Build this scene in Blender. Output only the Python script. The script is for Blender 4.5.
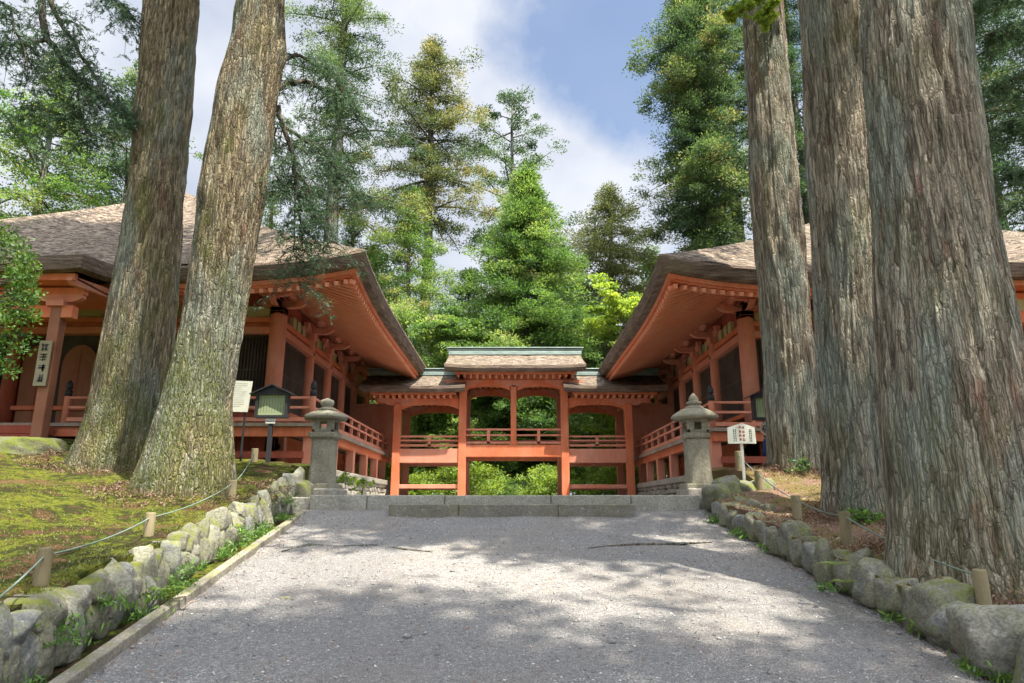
import bpy, math, random
import numpy as np
R = math.radians
scn = bpy.context.scene
for o in list(bpy.data.objects): bpy.data.objects.remove(o)
COL = scn.collection
# ------------------------------------------------------------------ camera
PITCH = R(13.6); FPX = 680.0
SP, CP = math.sin(PITCH), math.cos(PITCH)
cam = bpy.data.cameras.new('camera'); co = bpy.data.objects.new('camera', cam); COL.objects.link(co)
cam.sensor_width = 36; cam.lens = FPX / 1024 * 36
co.location = (0, 0, 0); co.rotation_euler = (R(90) + PITCH, 0, 0)
cam.clip_start = .05; cam.clip_end = 3000
scn.camera = co
# ------------------------------------------------------------------ light
SUN = np.array([.30, -.28, 1.0]); SUN /= np.linalg.norm(SUN)
elev = math.asin(SUN[2]); az = math.atan2(SUN[0], SUN[1])
w = bpy.data.worlds.new('World'); scn.world = w; w.use_nodes = True
nt = w.node_tree; nt.nodes.clear()
N = nt.nodes.new; L = nt.links.new
out = N('ShaderNodeOutputWorld'); bgs = N('ShaderNodeBackground'); bgc = N('ShaderNodeBackground'); mx = N('ShaderNodeMixShader')
sky = N('ShaderNodeTexSky'); sky.sky_type = 'NISHITA'; sky.sun_disc = False
sky.sun_elevation = elev; sky.sun_rotation = az; sky.air_density = 1.0; sky.dust_density = 1.2
L(sky.outputs[0], bgs.inputs[0]); bgs.inputs[1].default_value = .062
bgc.inputs[1].default_value = .42
tc = N('ShaderNodeTexCoord')
n1 = N('ShaderNodeTexNoise'); n1.inputs['Scale'].default_value = 3.4; n1.inputs['Detail'].default_value = 9; n1.inputs['Roughness'].default_value = .58
L(tc.outputs['Generated'], n1.inputs['Vector'])
dt = N('ShaderNodeVectorMath'); dt.operation = 'DOT_PRODUCT'
bd = np.array([.26, .84, .78]); bd /= np.linalg.norm(bd); dt.inputs[1].default_value = bd
L(tc.outputs['Generated'], dt.inputs[0])
mr = N('ShaderNodeMapRange'); mr.inputs[1].default_value = .955; mr.inputs[2].default_value = 1.0; mr.inputs[3].default_value = .0; mr.inputs[4].default_value = -.42
L(dt.outputs['Value'], mr.inputs[0])
ad = N('ShaderNodeMath'); ad.operation = 'ADD'; L(n1.outputs[0], ad.inputs[0]); L(mr.outputs[0], ad.inputs[1])
rp = N('ShaderNodeValToRGB'); rp.color_ramp.elements[0].position = .20; rp.color_ramp.elements[1].position = .40
rp.color_ramp.elements[0].color = (.16, .16, .16, 1); rp.color_ramp.elements[1].color = (.96, .96, .96, 1)
L(ad.outputs[0], rp.inputs[0])
n2 = N('ShaderNodeTexNoise'); n2.inputs['Scale'].default_value = 4.5; n2.inputs['Detail'].default_value = 6
L(tc.outputs['Generated'], n2.inputs['Vector'])
rc = N('ShaderNodeValToRGB'); rc.color_ramp.elements[0].position = .36; rc.color_ramp.elements[1].position = .62
rc.color_ramp.elements[0].color = (.56, .62, .74, 1); rc.color_ramp.elements[1].color = (.86, .88, .93, 1)
L(n2.outputs[0], rc.inputs[0]); L(rc.outputs[0], bgc.inputs[0])
ds = N('ShaderNodeVectorMath'); ds.operation = 'DOT_PRODUCT'; ds.inputs[1].default_value = tuple(SUN); L(tc.outputs['Generated'], ds.inputs[0])
gl = N('ShaderNodeMapRange'); gl.inputs[1].default_value = .50; gl.inputs[2].default_value = 1.0; gl.inputs[3].default_value = .32; gl.inputs[4].default_value = 2.2  # clouds brightened around the unseen sun to add fill light
L(ds.outputs['Value'], gl.inputs[0]); L(gl.outputs[0], bgc.inputs[1])
L(rp.outputs[0], mx.inputs[0]); L(bgs.outputs[0], mx.inputs[1]); L(bgc.outputs[0], mx.inputs[2]); L(mx.outputs[0], out.inputs[0])
sl = bpy.data.lights.new('sun', 'SUN'); so = bpy.data.objects.new('sun', sl); COL.objects.link(so)
sl.energy = 4.0; sl.angle = R(.53); sl.color = (1.0, .925, .79)
from mathutils import Vector, Matrix
so.rotation_euler = Vector(SUN).to_track_quat('Z', 'Y').to_euler()
scn.view_settings.view_transform = 'Standard'; scn.view_settings.look = 'None'
scn.view_settings.gamma = 1; scn.view_settings.use_curve_mapping = False
scn.view_settings.exposure = 1.85
scn.cycles.max_bounces = 7; scn.cycles.diffuse_bounces = 4; scn.cycles.transmission_bounces = 4
scn.cycles.glossy_bounces = 2; scn.cycles.sample_clamp_indirect = 6; scn.cycles.use_denoising = True

# ------------------------------------------------------------------ helpers
def S(px, py, D):
    """world point seen at a pixel of the photograph, D metres in front of the camera"""
    t = (341.5 - py) / FPX; f = CP - t * SP
    return (D * (px - 512) / FPX / f, D, D * (SP + t * CP) / f)
def ZZ(py, D): return S(512, py, D)[2]
def XX(px, py, D): return S(px, py, D)[0]
class MB:
    def __init__(s): s.v = []; s.f = []
    def add(s, vs, fs):
        n = len(s.v); s.v += [tuple(p) for p in vs]; s.f += [tuple(i + n for i in f) for f in fs]; return s
    def box(s, x0, x1, y0, y1, z0, z1):
        if x0 > x1: x0, x1 = x1, x0
        if y0 > y1: y0, y1 = y1, y0
        return s.add([(x0,y0,z0),(x1,y0,z0),(x1,y1,z0),(x0,y1,z0),(x0,y0,z1),(x1,y0,z1),(x1,y1,z1),(x0,y1,z1)],
                     [(0,3,2,1),(4,5,6,7),(0,1,5,4),(1,2,6,5),(2,3,7,6),(3,0,4,7)])
    def bar(s, a, b, w, h, up=(0,0,1)):
        a = Vector(a); b = Vector(b); d = (b - a).normalized(); u = Vector(up)
        r = d.cross(u).normalized(); u = r.cross(d).normalized(); vs = []
        for p in (a, b):
            for i, j in ((-1,-1),(1,-1),(1,1),(-1,1)): vs.append(p + r * (i * w / 2) + u * (j * h / 2))
        return s.add(vs, [(0,1,2,3),(7,6,5,4),(0,4,5,1),(1,5,6,2),(2,6,7,3),(3,7,4,0)])
    def tube(s, pts, rad, n=8, cap=True):
        pts = [Vector(p) for p in pts]
        if not hasattr(rad, '__len__'): rad = [rad] * len(pts)
        vs = []; fs = []; k = len(pts)
        ref = Vector((0, 0, 1))
        for i, p in enumerate(pts):
            d = (pts[min(i + 1, k - 1)] - pts[max(i - 1, 0)]).normalized()
            if abs(d.dot(ref)) > .95: ref = Vector((1, 0, 0)) if abs(d.x) < .9 else Vector((0, 1, 0))
            a = d.cross(ref).normalized(); b = d.cross(a).normalized()
            for j in range(n):
                t = 2 * math.pi * j / n; vs.append(p + (a * math.cos(t) + b * math.sin(t)) * rad[i])
        for i in range(k - 1):
            for j in range(n):
                fs.append((i*n+j, i*n+(j+1)%n, (i+1)*n+(j+1)%n, (i+1)*n+j))
        if cap: fs.append(tuple(range(n))[::-1]); fs.append(tuple((k-1)*n+j for j in range(n)))
        return s.add(vs, fs)
    def lathe(s, x, y, prof, n=20, sq=0, rot=0):
        vs = []; fs = []
        for (r, z) in prof:
            for j in range(n):
                t = 2 * math.pi * (j + .5) / n + rot; rr = r
                if sq: rr = r / max(abs(math.cos(t - rot)), abs(math.sin(t - rot))) ** sq
                vs.append((x + rr * math.cos(t), y + rr * math.sin(t), z))
        k = len(prof)
        for i in range(k - 1):
            for j in range(n): fs.append((i*n+j, i*n+(j+1)%n, (i+1)*n+(j+1)%n, (i+1)*n+j))
        fs.append(tuple(range(n))[::-1]); fs.append(tuple((k-1)*n+j for j in range(n)))
        return s.add(vs, fs)
    def prism(s, poly, o, a, b, d):
        """polygon (u,v) in plane (a,b) at origin o, extruded by vector d"""
        o, a, b, d = map(Vector, (o, a, b, d)); n = len(poly)
        vs = [o + a * p[0] + b * p[1] for p in poly] + [o + a * p[0] + b * p[1] + d for p in poly]
        return s.add(vs, [tuple(range(n))[::-1], tuple(range(n, 2*n))] + [(i, (i+1)%n, (i+1)%n+n, i+n) for i in range(n)])
    def build(s, name, m, parent=None, smooth=False, bevel=0, fix=True):
        me = bpy.data.meshes.new(name); me.from_pydata(s.v, [], s.f)
        if fix:
            import bmesh
            bm = bmesh.new(); bm.from_mesh(me); bmesh.ops.recalc_face_normals(bm, faces=bm.faces); bm.to_mesh(me); bm.free()
        return link(name, me, m, parent, smooth, bevel)
def link(name, me, m, parent=None, smooth=False, bevel=0):
    if m: me.materials.append(m)
    if smooth: me.polygons.foreach_set('use_smooth', [True] * len(me.polygons))
    me.update(); o = bpy.data.objects.new(name, me); COL.objects.link(o)
    if parent:
        o.parent = parent; o.matrix_parent_inverse = Matrix.Translation(-parent.location)
    if bevel:
        b = o.modifiers.new('bevel', 'BEVEL'); b.width = bevel; b.segments = 2; b.limit_method = 'ANGLE'
    return o
def npmesh(name, V, F, m, parent=None, smooth=False, tint=None):
    """V (n,3), F (m,k) numpy"""
    me = bpy.data.meshes.new(name); n = len(V); k = F.shape[1]; q = len(F)
    me.vertices.add(n); me.vertices.foreach_set('co', np.ascontiguousarray(V, dtype=np.float32).ravel())
    me.loops.add(q * k); me.loops.foreach_set('vertex_index', np.ascontiguousarray(F, dtype=np.int32).ravel())
    me.polygons.add(q); me.polygons.foreach_set('loop_start', np.arange(0, q * k, k, dtype=np.int32))
    if tint is not None:
        a = me.attributes.new('tint', 'FLOAT', 'FACE'); a.data.foreach_set('value', np.ascontiguousarray(tint, dtype=np.float32))
    me.update(calc_edges=True)
    return link(name, me, m, parent, smooth)
def tag(o, label=None, cat=None, group=None, kind=None):
    if label: o['label'] = label
    if cat: o['category'] = cat
    if group: o['group'] = group
    if kind: o['kind'] = kind
    return o
def empty(name, loc, label, cat, group=None):
    o = bpy.data.objects.new(name, None); o.location = loc; o.empty_display_size = .1; COL.objects.link(o)
    return tag(o, label, cat, group)
# numpy value noise
def lattice(rng, nu, nv): return rng.random((nu, nv))
def vn(lat, u, v):
    nu, nv = lat.shape
    iu = np.floor(u).astype(int); iv = np.floor(v).astype(int); fu = u - iu; fv = v - iv
    fu = fu*fu*(3-2*fu); fv = fv*fv*(3-2*fv)
    a = lat[iu % nu, iv % nv]; b = lat[(iu+1) % nu, iv % nv]; c = lat[iu % nu, (iv+1) % nv]; d = lat[(iu+1) % nu, (iv+1) % nv]
    return (a*(1-fu)+b*fu)*(1-fv)+(c*(1-fu)+d*fu)*fv
_L0 = np.random.default_rng(5).random((64, 64))
def nz(x, y, s=1.0):
    x = np.asarray(x, float); y = np.asarray(y, float)
    return (vn(_L0, x*s+7.3, y*s+3.1) - .5) + .5*(vn(_L0, x*s*2.1+1.7, y*s*2.1+9.2) - .5) + .25*(vn(_L0, x*s*4.3, y*s*4.3+2.2) - .5)

# ------------------------------------------------------------------ materials
class MT:
    def __init__(s, name, rough=.8, spec=.3):
        s.m = bpy.data.materials.new(name); s.m.use_nodes = True; s.t = s.m.node_tree; s.b = s.t.nodes['Principled BSDF']
        s.b.inputs['Roughness'].default_value = rough; s.b.inputs['Specular IOR Level'].default_value = spec
        s.tc = s.t.nodes.new('ShaderNodeTexCoord')
    def n(s, ty, **k):
        n = s.t.nodes.new(ty)
        for a, b in k.items(): setattr(n, a, b)
        return n
    def l(s, a, b): s.t.links.new(a, b)
    def vec(s, sc=(1,1,1), src='Object'):
        mp = s.n('ShaderNodeMapping'); mp.inputs['Scale'].default_value = sc; s.l(s.tc.outputs[src], mp.inputs[0]); return mp.outputs[0]
    def noise(s, scale, sc=(1,1,1), det=5, rough=.55, src='Object', dist=0):
        n = s.n('ShaderNodeTexNoise'); n.inputs['Scale'].default_value = scale; n.inputs['Detail'].default_value = det
        n.inputs['Roughness'].default_value = rough; n.inputs['Distortion'].default_value = dist
        s.l(s.vec(sc, src), n.inputs['Vector']); return n.outputs[0]
    def vor(s, scale, sc=(1,1,1), feat='F1', o='Color', src='Object'):
        n = s.n('ShaderNodeTexVoronoi', feature=feat); n.inputs['Scale'].default_value = scale; s.l(s.vec(sc, src), n.inputs['Vector']); return n.outputs[o]
    def ramp(s, fac, stops, interp='LINEAR'):
        r = s.n('ShaderNodeValToRGB'); cr = r.color_ramp; cr.interpolation = interp
        while len(cr.elements) < len(stops): cr.elements.new(.5)
        for e, (p, c) in zip(cr.elements, stops):
            e.position = p; e.color = (c, c, c, 1) if not hasattr(c, '__len__') else (*c, 1)
        s.l(fac, r.inputs[0]); return r.outputs[0]
    def mix(s, f, a, b, mode='MIX'):
        n = s.n('ShaderNodeMix', data_type='RGBA', blend_type=mode)
        for i, v in ((0, f), (6, a), (7, b)):
            if hasattr(v, 'is_linked') or isinstance(v, bpy.types.NodeSocket): s.l(v, n.inputs[i])
            else: n.inputs[i].default_value = v if i == 0 else (*v, 1)
        return n.outputs[2]
    def math(s, op, a, b=0):
        n = s.n('ShaderNodeMath', operation=op)
        for i, v in ((0, a), (1, b)):
            if isinstance(v, bpy.types.NodeSocket): s.l(v, n.inputs[i])
            else: n.inputs[i].default_value = v
        return n.outputs[0]
    def up(s, lo=.2, hi=.8):
        g = s.n('ShaderNodeNewGeometry'); x = s.n('ShaderNodeSeparateXYZ'); s.l(g.outputs['Normal'], x.inputs[0])
        return s.ramp(x.outputs[2], [(lo, 0.), (hi, 1.)])
    def col(s, c):
        s.l(c, s.b.inputs['Base Color']); return s
    def bump(s, h, st=.5, d=.02, prev=None):
        b = s.n('ShaderNodeBump'); b.inputs['Strength'].default_value = st; b.inputs['Distance'].default_value = d
        s.l(h, b.inputs['Height'])
        if prev is not None: s.l(prev, b.inputs['Normal'])
        s.l(b.outputs[0], s.b.inputs['Normal']); return b.outputs[0]

def m_paint(name, c1, c2, dirt=.5, rough=.72):
    m = MT(name, rough, .25)
    a = m.ramp(m.noise(1.7, det=6), [(.35, c1), (.68, c2)])
    d = m.ramp(m.noise(6, (1,1,.35), det=8, rough=.7), [(.42, 0.), (.75, dirt)])
    c = m.mix(d, a, (c1[0]*.42, c1[1]*.55, c1[2]*.62))
    st = m.ramp(m.noise(9, (1,1,.12), det=6, rough=.65), [(.54, 0.), (.70, dirt*.7)])
    c = m.mix(st, c, (min(1, c1[0]*.9+.05), c1[1]*1.5+.04, c1[2]*1.6+.04))
    c = m.mix(m.ramp(m.noise(38, (1,1,.5), det=8, rough=.75), [(.61, 0.), (.66, dirt*.9)]), c, (c1[0]*.5+.10, c1[1]*.6+.08, c1[2]*.6+.06))
    m.col(c)
    m.bump(m.noise(60, (1,1,.3), det=4), .25, .01); return m.m
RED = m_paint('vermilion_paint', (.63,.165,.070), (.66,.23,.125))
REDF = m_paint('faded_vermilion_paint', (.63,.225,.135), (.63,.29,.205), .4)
REDD = m_paint('dark_and_shaded_red_paint', (.32,.070,.038), (.42,.11,.065))  # dark red, also stands in for shade on front columns and eave boards
SOF = m_paint('lit_soffit_paint', (.74,.27,.14), (.75,.33,.20), .2)  # lightened so the rafters look lit
WOOD = m_paint('weathered_deck_wood', (.26,.20,.15), (.38,.31,.24), .5, .85)
DOORW = m_paint('shaded_brown_wood', (.24,.095,.05), (.30,.13,.075), .4)  # brown, with the deep shade of the hall front in the colour
DARK = m_paint('dark_lattice_wood', (.035,.026,.022), (.075,.06,.05), .2)
BRN = m_paint('brown_lattice_wood', (.075,.055,.045), (.13,.10,.085), .3)
OCH = m_paint('ochre_plaster', (.40,.34,.15), (.50,.46,.26), .3)
GOLD = m_paint('ochre_trim_paint', (.60,.24,.07), (.58,.26,.08), .3)
BLK = m_paint('black_metal', (.02,.022,.024), (.035,.037,.04), .1, .45)
CREAM = m_paint('sign_board_white', (.55,.56,.47), (.62,.62,.54), .25)
GREEN = m_paint('notice_green', (.24,.30,.15), (.29,.34,.19), .15)
INKR = m_paint('red_ink', (.55,.12,.10), (.5,.16,.12), .1)
INKB = m_paint('black_ink', (.06,.06,.055), (.1,.1,.09), .1)
def m_copper():
    m = MT('patinated_copper', .5, .4); m.b.inputs['Metallic'].default_value = .2
    m.col(m.ramp(m.noise(3, (1,4,4)), [(.3, (.19,.26,.24)), (.7, (.36,.45,.42))])); return m.m
COPPER = m_copper()
def m_roof():
    m = MT('bark_shingle_roof', .95, .1)
    uv = 'UV'
    big = m.noise(.5, src=uv, det=6)
    rows = m.noise(1.0, (2.6, 12.0, 1), det=8, rough=.78, src=uv)
    sp = m.noise(1.0, (7, 17, 1), det=5, rough=.75, src=uv)
    c = m.ramp(rows, [(.40, (.035,.027,.023)), (.47, (.095,.076,.062)), (.53, (.19,.155,.125)), (.60, (.36,.29,.225))])
    c = m.mix(m.ramp(sp, [(.54, 0.), (.62, .8)]), c, (.45,.335,.225))
    c = m.mix(m.ramp(sp, [(.36, .8), (.44, 0.)]), c, (.06,.046,.04))
    c = m.mix(m.ramp(big, [(.52, 0.), (.72, .5)]), c, (.13,.12,.07))
    m.col(c); m.bump(m.math('ADD', rows, sp), 1.0, .06); return m.m
ROOF = m_roof()
def m_thedge():
    m = MT('shingle_edge', .95, .1)
    a = m.noise(1, (2.5,2.5,34), det=6, rough=.7)
    b = m.noise(1.1, det=6)
    c = m.ramp(a, [(.3, (.07,.05,.04)), (.55, (.20,.15,.12)), (.75, (.38,.31,.25))])
    c = m.mix(m.ramp(b, [(.52, 0.), (.68, .65)]), c, (.22,.19,.12))
    m.col(c); m.bump(m.math('ADD', a, m.noise(25, det=4)), .9, .04); return m.m
EDGE = m_thedge()
def m_bark(name, cols, moss=.5, mossz=(0., 2.), red=(.28,.135,.095), seed=0., sc=1.0, st=1.):
    m = MT(name, .95, .15)
    mp = m.n('ShaderNodeMapping'); mp.inputs['Location'].default_value = (seed, seed*1.7, seed*.3); mp.inputs['Scale'].default_value = (1,1,1)
    def nn(scale, z, det=6, rough=.6, dist=0.):
        mp = m.n('ShaderNodeMapping'); mp.inputs['Location'].default_value = (seed, seed*1.7, seed*.3); mp.inputs['Scale'].default_value = (1,1,z)
        m.l(m.tc.outputs['Object'], mp.inputs[0]); n = m.n('ShaderNodeTexNoise'); n.inputs['Scale'].default_value = scale
        n.inputs['Detail'].default_value = det; n.inputs['Roughness'].default_value = rough; n.inputs['Distortion'].default_value = dist
        m.l(mp.outputs[0], n.inputs['Vector']); return n.outputs[0]
    fine = nn(34*sc, .09*st, 9, .74, .15); mid = nn(12*sc, .10*st, 5); big = nn(1.8, .45, 5, .6)
    def vv(scale, z, feat, o):
        mp = m.n('ShaderNodeMapping'); mp.inputs['Location'].default_value = (seed, seed, seed); mp.inputs['Scale'].default_value = (1,1,z)
        nq = m.n('ShaderNodeTexNoise'); nq.inputs['Scale'].default_value = 5; nq.inputs['Detail'].default_value = 4; m.l(m.tc.outputs['Object'], nq.inputs['Vector'])
        va = m.n('ShaderNodeVectorMath', operation='MULTIPLY_ADD'); m.l(nq.outputs[1], va.inputs[0]); va.inputs[1].default_value = (.045,.045,.5); m.l(m.tc.outputs['Object'], va.inputs[2])
        m.l(va.outputs[0], mp.inputs[0]); n = m.n('ShaderNodeTexVoronoi', feature=feat); n.inputs['Scale'].default_value = scale; m.l(mp.outputs[0], n.inputs['Vector']); return n.outputs[o]
    plate = vv(19*sc, .085*st, 'DISTANCE_TO_EDGE', 'Distance'); pc = m.n('ShaderNodeSeparateColor'); m.l(vv(19*sc, .085*st, 'F1', 'Color'), pc.inputs[0])
    plate2 = vv(46*sc, .13, 'DISTANCE_TO_EDGE', 'Distance')
    tone = m.math('ADD', m.math('MULTIPLY', fine, .72), m.math('MULTIPLY', pc.outputs[0], .28))
    c = m.ramp(tone, [(.30, cols[0]), (.44, cols[1]), (.58, cols[2]), (.74, cols[3])])
    c = m.mix(m.ramp(nn(2.0, .3, 5), [(.46, 0.), (.60, .62)]), c, (.30,.37,.32))       # grey green lichen
    c = m.mix(m.math('MULTIPLY', m.ramp(nn(5, .25, 4), [(.57, 0.), (.68, 1.)]), m.ramp(pc.outputs[1], [(.35, 0.), (.6, .65)])), c, red)
    c = m.mix(m.math('MULTIPLY', m.ramp(pc.outputs[2], [(.72, 0.), (.85, .6)]), m.ramp(fine, [(.45, 0.), (.6, 1.)])), c, (.46,.40,.32))
    c = m.mix(m.ramp(mid, [(.38, .6), (.48, 0.)]), c, tuple(v*.5 for v in cols[0]))
    c = m.mix(m.ramp(plate, [(0., .5), (.08, 0.)]), c, tuple(v*.5 for v in cols[0]))
    c = m.mix(m.ramp(plate2, [(0., .3), (.06, 0.)]), c, tuple(v*.6 for v in cols[0]))
    g = m.n('ShaderNodeSeparateXYZ'); m.l(m.tc.outputs['Object'], g.inputs[0])
    hz = m.n('ShaderNodeMapRange'); hz.inputs[1].default_value = mossz[1]; hz.inputs[2].default_value = mossz[0]; m.l(g.outputs[2], hz.inputs[0])
    ms = m.math('MULTIPLY', m.ramp(m.math('ADD', m.math('MULTIPLY', hz.outputs[0], .22), big), [(.52, 0.), (.66, moss)]), m.ramp(nn(30, .6, 4), [(.38, .25), (.6, 1.)]))
    c = m.mix(ms, c, (.135,.155,.035))
    m.col(c); hh = m.math('ADD', m.math('MULTIPLY', fine, .9), m.math('MULTIPLY', mid, .8))
    hh = m.math('ADD', hh, m.ramp(plate, [(0., 0.), (.16, .9)])); hh = m.math('ADD', hh, m.math('MULTIPLY', m.ramp(plate2, [(0., 0.), (.14, 1.)]), .45))
    m.bump(hh, 1.0, .032); return m.m
BARK_L = m_bark('cedar_bark_mossy', [(.10,.078,.048),(.235,.185,.115),(.38,.315,.20),(.50,.44,.30)], .85, (0., 3.5), seed=3., st=1.8, sc=1.35)
BARK_R = m_bark('cedar_bark_grey', [(.11,.09,.066),(.26,.22,.165),(.43,.375,.285),(.60,.54,.43)], .35, (-1., 1.2), seed=9., st=1.15, sc=1.2)
BARK_S = m_bark('far_bark', [(.06,.05,.04),(.14,.11,.09),(.24,.20,.16),(.36,.31,.26)], .1, (0., 1.), seed=1.)
def m_stone(name, c1, c2, moss=.5, lo=.3, hi=.9, sc=1., mosscol=(.16,.17,.04)):
    m = MT(name, .9, .2)
    c = m.ramp(m.noise(5*sc, det=8, rough=.65), [(.3, c1), (.7, c2)])
    c = m.mix(m.ramp(m.noise(55*sc, det=3), [(.42, .5), (.55, 0.)]), c, tuple(v*.55 for v in c1))
    c = m.mix(m.ramp(m.noise(16*sc, det=6, rough=.7), [(.58, 0.), (.68, .55)]), c, (.52,.51,.46))
    k = m.math('MULTIPLY', m.ramp(m.noise(3.2*sc, det=7, rough=.7), [(.44, 0.), (.60, moss)]), m.math('ADD', m.up(lo, hi), .35))
    m.col(m.mix(k, c, mosscol)); p = m.bump(m.noise(14*sc, det=9, rough=.7), .8, .03); return m.m
LANT = m_stone('lantern_stone', (.22,.20,.15), (.36,.34,.27), .55, sc=1.6, mosscol=(.17,.17,.08))
ROCK1 = m_stone('mossy_rock', (.115,.11,.09), (.26,.25,.20), 1.0, .1, .8, 1., (.12,.135,.03))
ROCK2 = m_stone('pale_rock', (.17,.165,.14), (.36,.345,.29), .8)
ROCK3 = m_stone('dark_rock', (.13,.135,.13), (.28,.28,.265), .9)
STEP = m_stone('step_granite', (.27,.26,.225), (.42,.40,.35), .3, sc=1.)
STEP2 = m_stone('brown_step_stone', (.15,.14,.115), (.25,.235,.20), .5, sc=1.)  # darker, browner stone for the lower step
BASE = m_stone('platform_stone', (.26,.24,.21), (.42,.39,.33), .2)
def m_gravel():
    m = MT('gravel', .92, .2)
    v = m.vor(62); v2 = m.vor(130)
    g1 = m.n('ShaderNodeSeparateColor'); m.l(v, g1.inputs[0])
    g2 = m.n('ShaderNodeSeparateColor'); m.l(v2, g2.inputs[0])
    c = m.ramp(g1.outputs[0], [(0., (.125,.125,.125)), (.45, (.23,.22,.205)), (.8, (.33,.315,.295)), (1., (.54,.515,.48))])
    c2 = m.ramp(g2.outputs[1], [(0., (.13,.13,.128)), (.6, (.275,.26,.24)), (1., (.46,.43,.39))])
    c = m.mix(.5, c, c2)
    c = m.mix(m.ramp(m.noise(.9, det=6, rough=.6), [(.46, 0.), (.66, .55)]), c, (.25,.215,.18))
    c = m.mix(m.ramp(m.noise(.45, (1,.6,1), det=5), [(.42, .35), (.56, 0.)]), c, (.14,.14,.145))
    c = m.mix(m.ramp(m.vor(62, feat='DISTANCE_TO_EDGE', o='Distance'), [(0., .65), (.12, 0.)]), c, (.07,.07,.075))
    m.col(c)
    b = m.bump(m.vor(62, feat='F1', o='Distance'), .9, -.02)
    m.bump(m.noise(120, det=3), .4, .01, b); return m.m
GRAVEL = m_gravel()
def m_pebble():
    m = MT('pebble', .85, .25); a = m.n('ShaderNodeAttribute'); a.attribute_name = 'tint'
    m.col(m.ramp(a.outputs['Fac'], [(0., (.12,.125,.135)), (.5, (.24,.24,.235)), (.85, (.38,.37,.35)), (1., (.60,.57,.52))])); return m.m
PEB = m_pebble()
def m_ground(name, stops, sc=1.4, fine=40):
    m = MT(name, .97, .1)
    a = m.math('ADD', m.math('MULTIPLY', m.noise(sc, det=9, rough=.68), .8), m.math('MULTIPLY', m.noise(fine*.3, det=4), .2))
    m.col(m.ramp(a, stops)); m.bump(m.noise(fine, det=6, rough=.7), 1.0, .04); return m.m
MOSS = m_ground('moss', [(.40,(.10,.055,.032)), (.45,(.028,.030,.011)), (.49,(.060,.075,.012)), (.53,(.145,.155,.020)), (.56,(.05,.048,.016)), (.60,(.16,.095,.045)), (.64,(.07,.075,.018))], 1.6, 50)
LIT = m_ground('leaf_litter_soil', [(.36,(.10,.060,.04)), (.46,(.20,.125,.09)), (.54,(.13,.115,.035)), (.62,(.20,.115,.07)), (.72,(.30,.21,.16))])
DIRT = m_ground('forest_floor_soil', [(.35,(.07,.07,.035)), (.55,(.12,.12,.05)), (.7,(.09,.14,.035))])
SAND = m_ground('courtyard_gravel', [(.35,(.36,.345,.32)), (.55,(.46,.44,.41)), (.7,(.40,.37,.33))], 2.5, 60)
def m_leaf(name, stops, trans=.45, rough=.6, gloss=.03, c_sc=.35):
    m = bpy.data.materials.new(name); m.use_nodes = True; t = m.node_tree; t.nodes.clear()
    def n(k): return t.nodes.new(k)
    o = n('ShaderNodeOutputMaterial'); a = n('ShaderNodeAttribute'); a.attribute_name = 'tint'
    r = n('ShaderNodeValToRGB'); cr = r.color_ramp
    while len(cr.elements) < len(stops): cr.elements.new(.5)
    for e, (p, c) in zip(cr.elements, stops): e.position = p; e.color = (*c, 1)
    t.links.new(a.outputs['Fac'], r.inputs[0])
    d = n('ShaderNodeBsdfDiffuse'); tr = n('ShaderNodeBsdfTranslucent'); g = n('ShaderNodeBsdfGlossy'); g.inputs['Roughness'].default_value = rough
    g.inputs[0].default_value = (.8,.85,.9,1)
    hs = n('ShaderNodeHueSaturation'); hs.inputs['Hue'].default_value = .485; hs.inputs['Saturation'].default_value = 1.1; hs.inputs['Value'].default_value = 1.35
    t.links.new(r.outputs[0], d.inputs[0]); t.links.new(r.outputs[0], hs.inputs['Color']); t.links.new(hs.outputs[0], tr.inputs[0])
    m1 = n('ShaderNodeMixShader'); m1.inputs[0].default_value = trans; t.links.new(d.outputs[0], m1.inputs[1]); t.links.new(tr.outputs[0], m1.inputs[2])
    m2 = n('ShaderNodeMixShader'); m2.inputs[0].default_value = gloss; t.links.new(m1.outputs[0], m2.inputs[1]); t.links.new(g.outputs[0], m2.inputs[2])
    t.links.new(m2.outputs[0], o.inputs[0]); return m
LF_DARK = m_leaf('cedar_needles_dark', [(0.,(.02,.045,.02)), (.5,(.045,.095,.035)), (.9,(.10,.16,.055)), (1.,(.15,.13,.06))])
LF_MID = m_leaf('cedar_needles', [(0.,(.022,.052,.02)), (.5,(.070,.125,.042)), (.85,(.155,.225,.065)), (1.,(.27,.25,.09))])
LF_BRIGHT = m_leaf('young_cedar_needles', [(0.,(.06,.13,.03)), (.5,(.12,.215,.048)), (.85,(.22,.32,.08)), (1.,(.30,.27,.12))], .55)
LF_GOLD = m_leaf('golden_cedar_needles', [(0.,(.03,.05,.02)), (.45,(.10,.13,.042)), (.8,(.22,.22,.07)), (1.,(.35,.29,.10))])
LF_LIME = m_leaf('maple_leaves', [(0.,(.12,.20,.03)), (.5,(.22,.33,.055)), (1.,(.34,.44,.08))], .55)
LF_GLOSS = m_leaf('evergreen_oak_leaves', [(0.,(.035,.08,.018)), (.5,(.075,.15,.03)), (.9,(.15,.23,.045)), (1.,(.30,.32,.06))], .3, .5, .015)
LF_NEAR = m_leaf('near_cedar_needles', [(0.,(.04,.08,.045)), (.5,(.075,.135,.068)), (.9,(.13,.20,.08)), (1.,(.22,.17,.08))], .45, .5, .03)
LF_GRASS = m_leaf('weed_leaves', [(0.,(.05,.10,.02)), (.5,(.09,.19,.03)), (1.,(.18,.32,.05))], .4)
LF_MOSS = m_leaf('moss_blades', [(0.,(.07,.045,.018)), (.35,(.06,.075,.012)), (.8,(.20,.215,.028)), (1.,(.16,.10,.045))], .35)
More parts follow.
